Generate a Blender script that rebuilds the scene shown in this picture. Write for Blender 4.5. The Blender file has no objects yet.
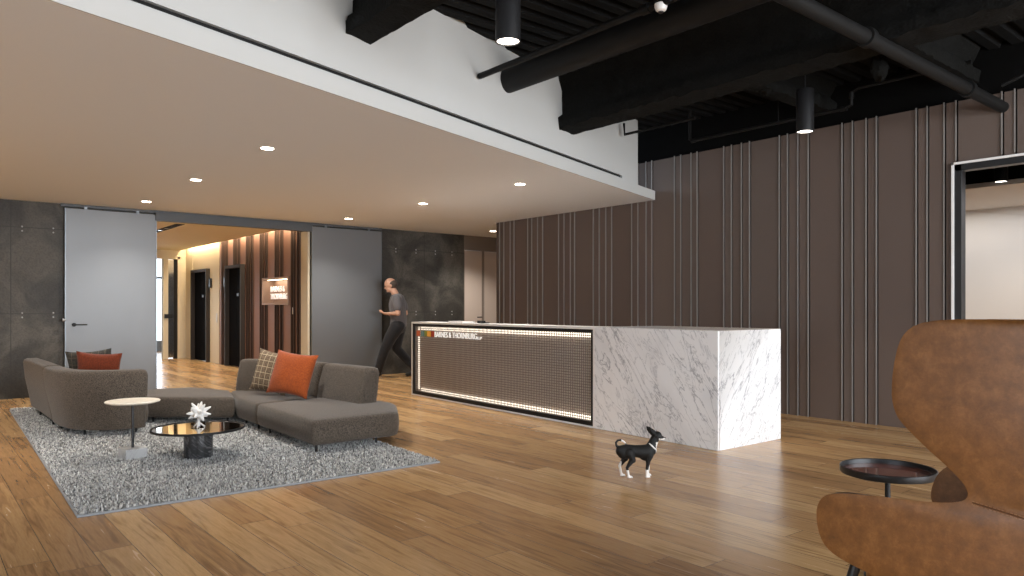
import bpy, bmesh, math, random
import numpy as np
from mathutils import Vector, Matrix, Euler, noise
random.seed(7)
PI = math.pi
scn = bpy.context.scene
C = scn.collection

# ------------------------------------------------------------------ materials
def nodes(name):
    m = bpy.data.materials.new(name); m.use_nodes = True
    nt = m.node_tree; b = nt.nodes['Principled BSDF']
    return m, nt, b
def L(nt, a, ao, b, bi): nt.links.new(a.outputs[ao], b.inputs[bi])
def pbr(name, col, rough=.5, metal=0, spec=.5, emit=None, es=0, bump=0, bscale=100, vary=0, vscale=5, coat=0, sheen=0):
    m, nt, b = nodes(name)
    b.inputs['Base Color'].default_value = (*col, 1)
    b.inputs['Roughness'].default_value = rough
    b.inputs['Metallic'].default_value = metal
    b.inputs['Specular IOR Level'].default_value = spec
    b.inputs['Coat Weight'].default_value = coat
    b.inputs['Sheen Weight'].default_value = sheen
    if emit:
        b.inputs['Emission Color'].default_value = (*emit, 1); b.inputs['Emission Strength'].default_value = es
    tc = nt.nodes.new('ShaderNodeTexCoord')
    if vary:
        n = nt.nodes.new('ShaderNodeTexNoise'); n.inputs['Scale'].default_value = vscale; n.inputs['Detail'].default_value = 6
        L(nt, tc, 'Object', n, 'Vector')
        r = nt.nodes.new('ShaderNodeValToRGB')
        r.color_ramp.elements[0].position = .3; r.color_ramp.elements[1].position = .7
        r.color_ramp.elements[0].color = (*[c*(1-vary) for c in col], 1)
        r.color_ramp.elements[1].color = (*[min(1, c*(1+vary)) for c in col], 1)
        L(nt, n, 'Fac', r, 'Fac'); L(nt, r, 'Color', b, 'Base Color')
    if bump:
        n = nt.nodes.new('ShaderNodeTexNoise'); n.inputs['Scale'].default_value = bscale; n.inputs['Detail'].default_value = 4
        L(nt, tc, 'Object', n, 'Vector')
        bp = nt.nodes.new('ShaderNodeBump'); bp.inputs['Strength'].default_value = bump; bp.inputs['Distance'].default_value = .01
        L(nt, n, 'Fac', bp, 'Height'); L(nt, bp, 'Normal', b, 'Normal')
    return m
def ramp(nt, src, out, stops):
    r = nt.nodes.new('ShaderNodeValToRGB'); e = r.color_ramp.elements
    while len(e) < len(stops): e.new(.5)
    for i, (p, c) in enumerate(stops): e[i].position = p; e[i].color = (*c, 1)
    L(nt, src, out, r, 'Fac'); return r
def mix(nt, mode, fac, a, ao, b, bo):
    x = nt.nodes.new('ShaderNodeMix'); x.data_type = 'RGBA'; x.blend_type = mode; x.inputs[0].default_value = fac
    nt.links.new(a.outputs[ao], x.inputs[6]); nt.links.new(b.outputs[bo], x.inputs[7]); return x

def mat_floor():
    m, nt, b = nodes('oak_planks')
    tc = nt.nodes.new('ShaderNodeTexCoord'); mp = nt.nodes.new('ShaderNodeMapping')
    mp.inputs['Rotation'].default_value = (0, 0, PI/2)
    L(nt, tc, 'Object', mp, 'Vector')
    br = nt.nodes.new('ShaderNodeTexBrick')
    br.offset = .37; br.offset_frequency = 3; br.squash = 1.25; br.squash_frequency = 2
    for k, v in (('Scale', 1), ('Brick Width', 1.7), ('Row Height', .185), ('Mortar Size', .0016), ('Bias', 0), ('Mortar Smooth', 0)): br.inputs[k].default_value = v
    br.inputs['Color1'].default_value = (0, 0, 0, 1); br.inputs['Color2'].default_value = (1, 1, 1, 1); br.inputs['Mortar'].default_value = (.3, .3, .3, 1)
    L(nt, mp, 'Vector', br, 'Vector')
    tone = ramp(nt, br, 'Color', [(0, (.34, .19, .082)), (.35, (.44, .258, .115)), (.65, (.52, .32, .147)), (1, (.60, .39, .19))])
    # grain: stretched along the plank
    mg = nt.nodes.new('ShaderNodeMapping'); mg.inputs['Scale'].default_value = (14, .9, 1)
    L(nt, tc, 'Object', mg, 'Vector')
    addv = nt.nodes.new('ShaderNodeVectorMath'); addv.operation = 'ADD'
    sc = nt.nodes.new('ShaderNodeVectorMath'); sc.operation = 'SCALE'; sc.inputs['Scale'].default_value = 37
    L(nt, br, 'Color', sc, 0); L(nt, mg, 'Vector', addv, 0); L(nt, sc, 'Vector', addv, 1)
    n = nt.nodes.new('ShaderNodeTexNoise'); n.inputs['Scale'].default_value = 1.6; n.inputs['Detail'].default_value = 8; n.inputs['Distortion'].default_value = 1.4
    L(nt, addv, 'Vector', n, 'Vector')
    g = ramp(nt, n, 'Fac', [(.3, (.52, .47, .42)), (.5, (.95, .94, .92)), (.7, (1.0, 1.0, 1.0))])
    x = mix(nt, 'MULTIPLY', .9, tone, 'Color', g, 'Color')
    n2 = nt.nodes.new('ShaderNodeTexNoise'); n2.inputs['Scale'].default_value = 9; n2.inputs['Detail'].default_value = 9; n2.inputs['Roughness'].default_value = .7
    L(nt, addv, 'Vector', n2, 'Vector')
    g2 = ramp(nt, n2, 'Fac', [(.35, (.72, .68, .62)), (.6, (1, 1, 1))])
    x2 = mix(nt, 'MULTIPLY', .7, x, 2, g2, 'Color')
    gap = nt.nodes.new('ShaderNodeMix'); gap.data_type = 'RGBA'; gap.inputs[7].default_value = (.09, .05, .025, 1)
    nt.links.new(br.outputs['Fac'], gap.inputs[0]); nt.links.new(x2.outputs[2], gap.inputs[6])
    nt.links.new(gap.outputs[2], b.inputs['Base Color'])
    rr = nt.nodes.new('ShaderNodeMapRange'); rr.inputs['To Min'].default_value = .19; rr.inputs['To Max'].default_value = .31
    L(nt, n, 'Fac', rr, 'Value'); L(nt, rr, 'Result', b, 'Roughness')
    bp = nt.nodes.new('ShaderNodeBump'); bp.inputs['Strength'].default_value = .06; bp.inputs['Distance'].default_value = .003
    L(nt, n2, 'Fac', bp, 'Height'); L(nt, bp, 'Normal', b, 'Normal')
    return m

def mat_marble(name, base, vein, nrm=(-1.6, -1.4, 1), sc=1.0, rough=.22, invert=False):
    """veins run in sheets perpendicular to nrm"""
    m, nt, b = nodes(name)
    tc = nt.nodes.new('ShaderNodeTexCoord')
    n0 = Vector(nrm).normalized(); t1 = n0.orthogonal().normalized(); t2 = n0.cross(t1)
    def dot(v, k):
        d = nt.nodes.new('ShaderNodeVectorMath'); d.operation = 'DOT_PRODUCT'; d.inputs[1].default_value = tuple(Vector(v)*k*sc); L(nt, tc, 'Object', d, 0); return d
    def veins(fn, ft, dist, wid, seed, soft=.4, rg=.6):
        cb = nt.nodes.new('ShaderNodeCombineXYZ')
        for ax, (v, k) in zip('XYZ', ((n0, fn), (t1, ft), (t2, ft))): nt.links.new(dot(v, k).outputs['Value'], cb.inputs[ax])
        ad = nt.nodes.new('ShaderNodeVectorMath'); ad.operation = 'ADD'; ad.inputs[1].default_value = (seed, seed*2, seed); L(nt, cb, 'Vector', ad, 0)
        n = nt.nodes.new('ShaderNodeTexNoise'); n.inputs['Scale'].default_value = 1; n.inputs['Detail'].default_value = 6; n.inputs['Roughness'].default_value = rg; n.inputs['Distortion'].default_value = dist
        L(nt, ad, 'Vector', n, 'Vector')
        s = nt.nodes.new('ShaderNodeMath'); s.operation = 'SUBTRACT'; s.inputs[1].default_value = .5; L(nt, n, 'Fac', s, 0)
        a = nt.nodes.new('ShaderNodeMath'); a.operation = 'ABSOLUTE'; L(nt, s, 'Value', a, 0)
        return ramp(nt, a, 'Value', [(0, (1, 1, 1)), (wid*soft, (.45, .45, .45)), (wid, (0, 0, 0))])
    bc = nt.nodes.new('ShaderNodeRGB'); bc.outputs[0].default_value = (*base, 1)
    vc = nt.nodes.new('ShaderNodeRGB'); vc.outputs[0].default_value = (*vein, 1)
    cur = (bc, 0)
    for (args, amt) in (((4.6, 1.0, .7, .013, 3.1), .75), ((10.5, 2.4, .7, .018, 7.7), .45), ((2.0, .8, .5, .11, 1.2, .5, .5), .13)):
        v = veins(*args)
        mu = nt.nodes.new('ShaderNodeMath'); mu.operation = 'MULTIPLY'; mu.inputs[1].default_value = amt; L(nt, v, 'Color', mu, 0)
        x = nt.nodes.new('ShaderNodeMix'); x.data_type = 'RGBA'; L(nt, mu, 'Value', x, 0)
        nt.links.new(cur[0].outputs[cur[1]], x.inputs[6]); nt.links.new(vc.outputs[0], x.inputs[7]); cur = (x, 2)
    nt.links.new(cur[0].outputs[cur[1]], b.inputs['Base Color'])
    b.inputs['Roughness'].default_value = rough
    return m

def mat_concrete():
    m, nt, b = nodes('dark_concrete')
    tc = nt.nodes.new('ShaderNodeTexCoord')
    n = nt.nodes.new('ShaderNodeTexNoise'); n.inputs['Scale'].default_value = 1.3; n.inputs['Detail'].default_value = 10; n.inputs['Roughness'].default_value = .62
    n.inputs['Distortion'].default_value = .6
    L(nt, tc, 'Object', n, 'Vector')
    a = ramp(nt, n, 'Fac', [(.3, (.024, .022, .019)), (.48, (.048, .044, .038)), (.62, (.10, .091, .076)), (.78, (.058, .055, .05))])
    n2 = nt.nodes.new('ShaderNodeTexNoise'); n2.inputs['Scale'].default_value = 45; n2.inputs['Detail'].default_value = 5
    L(nt, tc, 'Object', n2, 'Vector')
    s = ramp(nt, n2, 'Fac', [(.3, (.55, .55, .55)), (.55, (1, 1, 1)), (.72, (1.0, 1.0, 1.0))])
    x = mix(nt, 'MULTIPLY', .7, a, 'Color', s, 'Color')
    br = nt.nodes.new('ShaderNodeTexBrick'); br.offset = 0
    mp = nt.nodes.new('ShaderNodeMapping'); mp.inputs['Rotation'].default_value = (PI/2, 0, 0); mp.inputs['Location'].default_value = (.0, .0, 0)
    sep = nt.nodes.new('ShaderNodeSeparateXYZ'); cmb = nt.nodes.new('ShaderNodeCombineXYZ')
    az = nt.nodes.new('ShaderNodeMath'); az.operation = 'ADD'; az.inputs[1].default_value = .03
    ax = nt.nodes.new('ShaderNodeMath'); ax.operation = 'ADD'; ax.inputs[1].default_value = .0
    L(nt, tc, 'Object', sep, 'Vector'); L(nt, sep, 'X', ax, 0); L(nt, sep, 'Z', az, 0); L(nt, ax, 'Value', cmb, 'X'); L(nt, az, 'Value', cmb, 'Y')
    L(nt, cmb, 'Vector', br, 'Vector')
    for k, v in (('Scale', 1), ('Brick Width', 1.12), ('Row Height', 1.2), ('Mortar Size', .006), ('Mortar Smooth', .3)): br.inputs[k].default_value = v
    gap = nt.nodes.new('ShaderNodeMix'); gap.data_type = 'RGBA'; gap.inputs[7].default_value = (.03, .028, .025, 1)
    nt.links.new(br.outputs['Fac'], gap.inputs[0]); nt.links.new(x.outputs[2], gap.inputs[6])
    nt.links.new(gap.outputs[2], b.inputs['Base Color'])
    b.inputs['Roughness'].default_value = .5; b.inputs['Specular IOR Level'].default_value = .3
    bp = nt.nodes.new('ShaderNodeBump'); bp.inputs['Strength'].default_value = .25; bp.inputs['Distance'].default_value = .01
    L(nt, n2, 'Fac', bp, 'Height'); L(nt, bp, 'Normal', b, 'Normal')
    return m

def mat_island(name, cols, rough=.6, bump=0, bscale=200, metal=0):
    m, nt, b = nodes(name)
    g = nt.nodes.new('ShaderNodeNewGeometry')
    r = ramp(nt, g, 'Random Per Island', [(i/(len(cols)-1), c) for i, c in enumerate(cols)])
    L(nt, r, 'Color', b, 'Base Color'); b.inputs['Roughness'].default_value = rough; b.inputs['Metallic'].default_value = metal
    return m

def mat_glass(name, tint=(1, 1, 1), gloss=.1, grough=0.0):
    m = bpy.data.materials.new(name); m.use_nodes = True; nt = m.node_tree; nt.nodes.clear()
    o = nt.nodes.new('ShaderNodeOutputMaterial'); t = nt.nodes.new('ShaderNodeBsdfTransparent'); g = nt.nodes.new('ShaderNodeBsdfGlossy')
    t.inputs[0].default_value = (*tint, 1); g.inputs['Roughness'].default_value = grough
    x = nt.nodes.new('ShaderNodeMixShader'); f = nt.nodes.new('ShaderNodeFresnel'); f.inputs['IOR'].default_value = 1.35 + gloss
    L(nt, f, 0, x, 0); L(nt, t, 0, x, 1); L(nt, g, 0, x, 2); L(nt, x, 0, o, 0)
    return m

def mat_fabric(name, c1, c2, scale=320, rough=.95, bump=.3):
    m, nt, b = nodes(name)
    tc = nt.nodes.new('ShaderNodeTexCoord')
    n = nt.nodes.new('ShaderNodeTexNoise'); n.inputs['Scale'].default_value = scale; n.inputs['Detail'].default_value = 3
    L(nt, tc, 'Object', n, 'Vector')
    r = ramp(nt, n, 'Fac', [(.38, c1), (.62, c2)]); L(nt, r, 'Color', b, 'Base Color')
    b.inputs['Roughness'].default_value = rough; b.inputs['Sheen Weight'].default_value = .15; b.inputs['Specular IOR Level'].default_value = .2
    bp = nt.nodes.new('ShaderNodeBump'); bp.inputs['Strength'].default_value = bump; bp.inputs['Distance'].default_value = .004
    L(nt, n, 'Fac', bp, 'Height'); L(nt, bp, 'Normal', b, 'Normal')
    return m

def mat_plaid(name, base, dark, line, n=7.0):
    m, nt, b = nodes(name)
    tc = nt.nodes.new('ShaderNodeTexCoord')
    sep = nt.nodes.new('ShaderNodeSeparateXYZ'); L(nt, tc, 'Generated', sep, 'Vector')
    outs = []
    for ax in ('X', 'Z'):
        mu = nt.nodes.new('ShaderNodeMath'); mu.operation = 'MULTIPLY'; mu.inputs[1].default_value = n; L(nt, sep, ax, mu, 0)
        fr = nt.nodes.new('ShaderNodeMath'); fr.operation = 'FRACT'; L(nt, mu, 'Value', fr, 0)
        cm = nt.nodes.new('ShaderNodeMath'); cm.operation = 'LESS_THAN'; cm.inputs[1].default_value = .085; L(nt, fr, 'Value', cm, 0)
        outs.append(cm)
    mx = nt.nodes.new('ShaderNodeMath'); mx.operation = 'MAXIMUM'; L(nt, outs[0], 'Value', mx, 0); L(nt, outs[1], 'Value', mx, 1)
    ns = nt.nodes.new('ShaderNodeTexNoise'); ns.inputs['Scale'].default_value = 60; L(nt, tc, 'Object', ns, 'Vector')
    r = ramp(nt, ns, 'Fac', [(.35, dark), (.65, base)])
    g = nt.nodes.new('ShaderNodeMix'); g.data_type = 'RGBA'; g.inputs[7].default_value = (*line, 1)
    L(nt, mx, 'Value', g, 0); nt.links.new(r.outputs['Color'], g.inputs[6]); nt.links.new(g.outputs[2], b.inputs['Base Color'])
    b.inputs['Roughness'].default_value = .95
    return m

def mat_leather():
    m, nt, b = nodes('cognac_leather')
    tc = nt.nodes.new('ShaderNodeTexCoord')
    n = nt.nodes.new('ShaderNodeTexNoise'); n.inputs['Scale'].default_value = 20; n.inputs['Detail'].default_value = 12; n.inputs['Roughness'].default_value = .75; n.inputs['Distortion'].default_value = .15
    L(nt, tc, 'Object', n, 'Vector')
    r = ramp(nt, n, 'Fac', [(.3, (.125, .050, .014)), (.5, (.195, .080, .022)), (.72, (.29, .130, .042))])
    v = nt.nodes.new('ShaderNodeTexVoronoi'); v.feature = 'DISTANCE_TO_EDGE'; v.inputs['Scale'].default_value = 30
    wn = nt.nodes.new('ShaderNodeTexNoise'); wn.inputs['Scale'].default_value = 14
    L(nt, tc, 'Object', wn, 'Vector')
    wa = nt.nodes.new('ShaderNodeVectorMath'); wa.operation = 'MULTIPLY_ADD'; wa.inputs[1].default_value = (.12, .12, .12)
    L(nt, wn, 'Color', wa, 0); L(nt, tc, 'Object', wa, 2); L(nt, wa, 'Vector', v, 'Vector')
    cr = ramp(nt, v, 'Distance', [(0, (1.16, 1.14, 1.1)), (.05, (1, 1, 1))])
    x = mix(nt, 'MULTIPLY', .6, r, 'Color', cr, 'Color')
    nt.links.new(x.outputs[2], b.inputs['Base Color'])
    b.inputs['Roughness'].default_value = .33; b.inputs['Specular IOR Level'].default_value = .5
    n3 = nt.nodes.new('ShaderNodeTexNoise'); n3.inputs['Scale'].default_value = 160; n3.inputs['Detail'].default_value = 4; L(nt, tc, 'Object', n3, 'Vector')
    bp = nt.nodes.new('ShaderNodeBump'); bp.inputs['Strength'].default_value = .12; bp.inputs['Distance'].default_value = .004
    L(nt, n3, 'Fac', bp, 'Height'); L(nt, bp, 'Normal', b, 'Normal')
    return m

def mat_frost():
    # satin etched glass backed with grey: milky, bluish, softly glossy
    m, nt, b = nodes('frosted_glass')
    b.inputs['Base Color'].default_value = (.155, .162, .17, 1); b.inputs['Roughness'].default_value = .42
    b.inputs['Metallic'].default_value = .35; b.inputs['Specular IOR Level'].default_value = .7
    tc = nt.nodes.new('ShaderNodeTexCoord'); n = nt.nodes.new('ShaderNodeTexNoise'); n.inputs['Scale'].default_value = 260; L(nt, tc, 'Object', n, 'Vector')
    bp = nt.nodes.new('ShaderNodeBump'); bp.inputs['Strength'].default_value = .05; bp.inputs['Distance'].default_value = .003
    L(nt, n, 'Fac', bp, 'Height'); L(nt, bp, 'Normal', b, 'Normal')
    return m

M = dict(
    floor=mat_floor(), marble=mat_marble('white_marble', (.84, .84, .85), (.20, .21, .24)),
    bmarble=mat_marble('black_marble', (.016, .017, .019), (.16, .16, .17), nrm=(.6, -.5, 1), sc=.9, rough=.2),
    wmarble=mat_marble('pale_marble', (.40, .405, .41), (.22, .22, .23), rough=.4),
    concrete=mat_concrete(),
    soffit=pbr('soffit_paint', (.74, .755, .77), .75, bump=.02, bscale=300),
    white=pbr('white_paint', (.52, .52, .505), .7, bump=.02, bscale=300),
    room=pbr('pale_room_paint', (.62, .60, .57), .8, bump=.02, bscale=300),
    blk=pbr('black_paint', (.003, .003, .003), .9, spec=.08),
    deck=pbr('black_deck', (.005, .005, .005), .8, spec=.15, bump=.1, bscale=40),
    fire=pbr('black_fireproofing', (.0065, .0065, .006), .95, spec=.12, bump=1.0, bscale=42, vary=.4, vscale=60),
    duct=pbr('black_duct', (.006, .006, .006), .6, spec=.18),
    slot=pbr('slot_black', (.004, .004, .004), .9),
    panel=mat_island('brown_wall_panels', [(.096, .068, .056), (.110, .078, .064), (.102, .076, .064), (.116, .084, .069)], .62),
    fin=pbr('bronze_fins', (.27, .25, .235), .4, .3),
    lpanel=mat_island('lobby_wall_panels', [(.20, .10, .072), (.23, .118, .085), (.19, .095, .068)], .55),
    lfin=pbr('lobby_dark_fins', (.06, .038, .03), .7, spec=.2),
    cream=pbr('cream_paint', (.60, .52, .38), .7, bump=.02, bscale=300),
    creamc=pbr('cream_ceiling', (.78, .69, .48), .8),
    frost=mat_frost(),
    alu=pbr('grey_aluminium', (.20, .22, .24), .4, .7),
    dmetal=pbr('dark_metal', (.035, .036, .038), .38, .6),
    bmetal=pbr('black_metal', (.010, .010, .011), .5, .1, spec=.3),
    chrome=pbr('chrome', (.6, .6, .6), .15, 1),
    glass=mat_glass('clear_glass'), 
    smokeglass=pbr('smoked_mirror_glass', (.88, .76, .62), .04, 1),
    bronzeglass=mat_glass('bronze_glass', (.42, .33, .25), .35),
    dooro=pbr('taupe_door', (.55, .46, .40), .45),
    doorf=pbr('taupe_door_frame', (.22, .18, .15), .5),
    elev=pbr('elevator_black', (.006, .006, .007), .9, spec=.02),
    elevf=pbr('elevator_frame', (.045, .038, .034), .6, .1, spec=.2),
    sofa=mat_fabric('taupe_wool', (.034, .027, .021), (.125, .101, .080), 150),
    velvet=mat_fabric('orange_velvet', (.22, .042, .007), (.31, .064, .010), 90, .8, .1),
    rust=mat_fabric('rust_velvet', (.12, .022, .008), (.17, .032, .010), 90, .8, .1),
    plaid=mat_plaid('plaid_wool', (.20, .14, .09), (.12, .085, .055), (.50, .41, .27)),
    plaid2=mat_plaid('dark_plaid_wool', (.06, .055, .045), (.03, .028, .024), (.12, .10, .075)),
    leather=mat_leather(), stitch=pbr('tan_stitching', (.34, .19, .10), .8),
    pile=mat_island('shag_pile', [(.04, .042, .045), (.50, .50, .50), (.68, .68, .67), (.12, .125, .13), (.80, .80, .78), (.60, .60, .59)], .9),
    rugbase=pbr('rug_binding', (.27, .29, .31), .9, bump=.3, bscale=300),
    plaster=pbr('white_ceramic', (.78, .77, .75), .35),
    travertine=pbr('cream_stone', (.76, .70, .60), .4, vary=.12, vscale=20),
    lens=pbr('lamp_lens', (1, 1, 1), .5, emit=(1, .86, .68), es=25),
    lensw=pbr('pendant_lens', (1, 1, 1), .5, emit=(1, .9, .8), es=6),
    led=pbr('led_strip', (1, 1, 1), .5, emit=(1, .88, .72), es=1.4),
    cove=pbr('cove_strip', (1, 1, 1), .5, emit=(1, .78, .5), es=6),
    frame=pbr('white_desk_edge', (.78, .77, .76), .35),
    screen=pbr('screen_metal', (.25, .21, .185), .45, .2),
    screenback=pbr('screen_back', (.80, .72, .64), .6),
    letter=pbr('white_letters', (.85, .85, .85), .4, emit=(1, .97, .92), es=.35),  # desk letters carry an added glow, though they are no lamp
    letterglow=pbr('lit_letters', (.9, .9, .9), .4, emit=(1, .93, .85), es=.3),
    skin=pbr('skin', (.50, .28, .19), .5, vary=.08, vscale=20), hair=pbr('dark_short_hair', (.06, .045, .035), .8, bump=.5, bscale=150),
    shirt=mat_fabric('grey_jersey', (.085, .08, .085), (.12, .112, .115), 200), trousers=mat_fabric('black_cotton', (.014, .014, .016), (.024, .024, .026), 200),
    shoe=pbr('black_shoe', (.012, .012, .012), .4), 
    dogb=pbr('black_coat', (.008, .008, .008), .6, spec=.25, bump=.25, bscale=220), dogw=pbr('white_coat', (.72, .68, .64), .7, bump=.2, bscale=220),
    eye=pbr('dark_eye', (.01, .006, .004), .1), red=pbr('red_tag', (.45, .03, .02), .4), grey=pbr('grey_plastic', (.35, .35, .35), .5),
    track=pbr('grey_track', (.075, .082, .09), .5, .2),
    nichem=pbr('niche_bronze', (.30, .20, .15), .5),
    plate=pbr('switch_plate', (.45, .42, .38), .4),
)
for nm, c in dict(lo=(.55, .11, .03), lt=(.14, .27, .27), lg=(.22, .26, .04), ly=(.85, .42, .05), lr=(.42, .05, .02)).items():
    M[nm] = pbr('logo_' + nm, c, .45, emit=c, es=.03)  # faint glow put into the logo colours, which are no lamps

# ------------------------------------------------------------------ geometry
class MB:
    def __init__(s): s.v = []; s.f = []; s.m = []; s.mi = 0
    def add(s, vs, fs):
        o = len(s.v); s.v += [tuple(v) for v in vs]; s.f += [tuple(i+o for i in f) for f in fs]; s.m += [s.mi]*len(fs); return s
    def box(s, a, b, rz=0, piv=None):
        x0, y0, z0 = a; x1, y1, z1 = b
        vs = [(x0, y0, z0), (x1, y0, z0), (x1, y1, z0), (x0, y1, z0), (x0, y0, z1), (x1, y0, z1), (x1, y1, z1), (x0, y1, z1)]
        if rz:
            cx, cy = piv or ((x0+x1)/2, (y0+y1)/2); c, n = math.cos(rz), math.sin(rz)
            vs = [(cx+(x-cx)*c-(y-cy)*n, cy+(x-cx)*n+(y-cy)*c, z) for x, y, z in vs]
        return s.add(vs, [(0, 3, 2, 1), (4, 5, 6, 7), (0, 1, 5, 4), (1, 2, 6, 5), (2, 3, 7, 6), (3, 0, 4, 7)])
    def prism(s, poly, z0, z1):
        n = len(poly)
        vs = [(x, y, z0) for x, y in poly] + [(x, y, z1) for x, y in poly]
        fs = [tuple(range(n))[::-1], tuple(range(n, 2*n))] + [(i, (i+1) % n, n+(i+1) % n, n+i) for i in range(n)]
        return s.add(vs, fs)
    def tube(s, pts, r, n=12, cap=True):
        pts = [Vector(p) for p in pts]
        rs = r if isinstance(r, (list, tuple)) else [r]*len(pts)
        vs = []; prev = None
        for i, p in enumerate(pts):
            t = (pts[min(i+1, len(pts)-1)] - pts[max(i-1, 0)]).normalized()
            if prev is None:
                u = t.orthogonal().normalized()
            else:
                u = (prev - t*prev.dot(t)).normalized()
            prev = u; w = t.cross(u)
            for k in range(n):
                a = 2*PI*k/n; vs.append(p + (u*math.cos(a)+w*math.sin(a))*rs[i])
        fs = []
        for i in range(len(pts)-1):
            for k in range(n): fs.append((i*n+k, i*n+(k+1) % n, (i+1)*n+(k+1) % n, (i+1)*n+k))
        if cap: fs += [tuple(range(n))[::-1], tuple(range((len(pts)-1)*n, len(pts)*n))]
        return s.add(vs, fs)
    def lathe(s, prof, c=(0, 0, 0), n=40, ring=False):
        vs = []; fs = []
        for r, z in prof:
            for k in range(n):
                a = 2*PI*k/n; vs.append((c[0]+r*math.cos(a), c[1]+r*math.sin(a), c[2]+z))
        for i in range(len(prof)-1):
            for k in range(n): fs.append((i*n+k, i*n+(k+1) % n, (i+1)*n+(k+1) % n, (i+1)*n+k))
        if ring:
            o_ = (len(prof)-1)*n
            for k in range(n): fs.append((o_+k, o_+(k+1) % n, (k+1) % n, k))
            return s.add(vs, fs)
        if prof[0][0] > 1e-6: fs.append(tuple(range(n))[::-1])
        if prof[-1][0] > 1e-6: fs.append(tuple(range((len(prof)-1)*n, len(prof)*n)))
        return s.add(vs, fs)
    def ell(s, c, r, rot=None, n=14):
        vs = []; fs = []
        for i in range(n+1):
            th = PI*i/n
            for k in range(2*n):
                a = PI*k/n
                v = Vector((r[0]*math.sin(th)*math.cos(a), r[1]*math.sin(th)*math.sin(a), r[2]*math.cos(th)))
                if rot: v.rotate(rot)
                vs.append(v+Vector(c))
        for i in range(n):
            for k in range(2*n): fs.append((i*2*n+k, (i+1)*2*n+k, (i+1)*2*n+(k+1) % (2*n), i*2*n+(k+1) % (2*n)))
        return s.add(vs, fs)
    def limb(s, pts, rs, n=14):
        s.tube(pts, rs, n)
        for p, r in zip(pts, rs): s.ell(p, (r, r, r), n=7)
        return s
    def mesh(s, name, off=(0, 0, 0)):
        me = bpy.data.meshes.new(name)
        me.from_pydata([(v[0]-off[0], v[1]-off[1], v[2]-off[2]) for v in s.v], [], s.f)
        if any(s.m):
            me.polygons.foreach_set('material_index', s.m)
        return me

def finish(me, smooth):
    bm = bmesh.new(); bm.from_mesh(me); bmesh.ops.remove_doubles(bm, verts=bm.verts, dist=1e-6)
    bmesh.ops.dissolve_degenerate(bm, dist=1e-7, edges=bm.edges)
    bmesh.ops.recalc_face_normals(bm, faces=bm.faces)
    if smooth is not False:
        for f in bm.faces: f.smooth = True
        lim = math.radians(smooth)
        for e in bm.edges:
            if len(e.link_faces) == 2 and e.calc_face_angle(0) > lim: e.smooth = False
    bm.to_mesh(me); bm.free()

def wloc(p):
    v = Vector((0, 0, 0))
    while p is not None: v += p.location; p = p.parent
    return v
def obj(name, mb, mat, parent=None, loc=None, smooth=35, bevel=0, seg=3, subsurf=0, world=True, clean=True):
    """link one mesh object; coordinates in mb are the parent's world frame unless world=False"""
    if loc is None: loc = (0, 0, 0)
    off = Vector(loc)
    if parent is not None and world: off = wloc(parent) + Vector(loc)
    me = mb.mesh(name, off if world else (0, 0, 0))
    if clean: finish(me, smooth)
    for m in (mat if isinstance(mat, (list, tuple)) else [mat]): me.materials.append(m)
    o = bpy.data.objects.new(name, me); C.objects.link(o); o.location = loc
    if parent is not None: o.parent = parent
    if bevel:
        b = o.modifiers.new('bevel', 'BEVEL'); b.width = bevel; b.segments = seg; b.limit_method = 'ANGLE'; b.angle_limit = math.radians(40)
        b.harden_normals = False
        for p in me.polygons: p.use_smooth = True
        bm = bmesh.new(); bm.from_mesh(me)
        for e in bm.edges: e.smooth = True
        bm.to_mesh(me); bm.free()
        w = o.modifiers.new('wn', 'WEIGHTED_NORMAL'); w.keep_sharp = False
    if subsurf:
        q = o.modifiers.new('sub', 'SUBSURF'); q.levels = subsurf; q.render_levels = subsurf
    return o
def thing(name, label, cat, loc=(0, 0, 0), group=None):
    o = bpy.data.objects.new(name, None); C.objects.link(o); o.location = loc; o.empty_display_size = .1
    return tag(o, label, cat, group)
def tag(o, label=None, cat=None, group=None, kind=None):
    if label: o['label'] = label
    if cat: o['category'] = cat
    if group: o['group'] = group
    if kind: o['kind'] = kind
    return o
def struct(name, mb, mat, **k):
    o = obj(name, mb, mat, **k)
    if o.parent is None: o['kind'] = 'structure'
    return o
def dup(root, loc, label=None, rz=None):
    r = root.copy(); C.objects.link(r); r.location = loc
    if rz is not None: r.rotation_euler = (0, 0, rz)
    if label: r['label'] = label
    def kids(a, b):
        for ch in list(a.children):
            c = ch.copy(); C.objects.link(c); c.parent = b; kids(ch, c)
    kids(root, r)
    return r
def organic(name, mb, mats, parent, voxel=.006, smooth=6, classify=None, loc=(0, 0, 0)):
    me = mb.mesh(name)
    o = bpy.data.objects.new(name, me); C.objects.link(o)
    r = o.modifiers.new('r', 'REMESH'); r.mode = 'VOXEL'; r.voxel_size = voxel; r.use_smooth_shade = True
    if smooth:
        q = o.modifiers.new('s', 'SMOOTH'); q.iterations = smooth; q.factor = .5
    dg = bpy.context.evaluated_depsgraph_get(); dg.update()
    new = bpy.data.meshes.new_from_object(o.evaluated_get(dg))
    o.modifiers.clear(); o.data = new; new.name = name
    new.materials.clear()
    for m in mats: new.materials.append(m)
    if classify:
        for p in new.polygons: p.material_index = classify(p.center)
    for p in new.polygons: p.use_smooth = True
    o.parent = parent; o.location = loc
    return o
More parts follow.
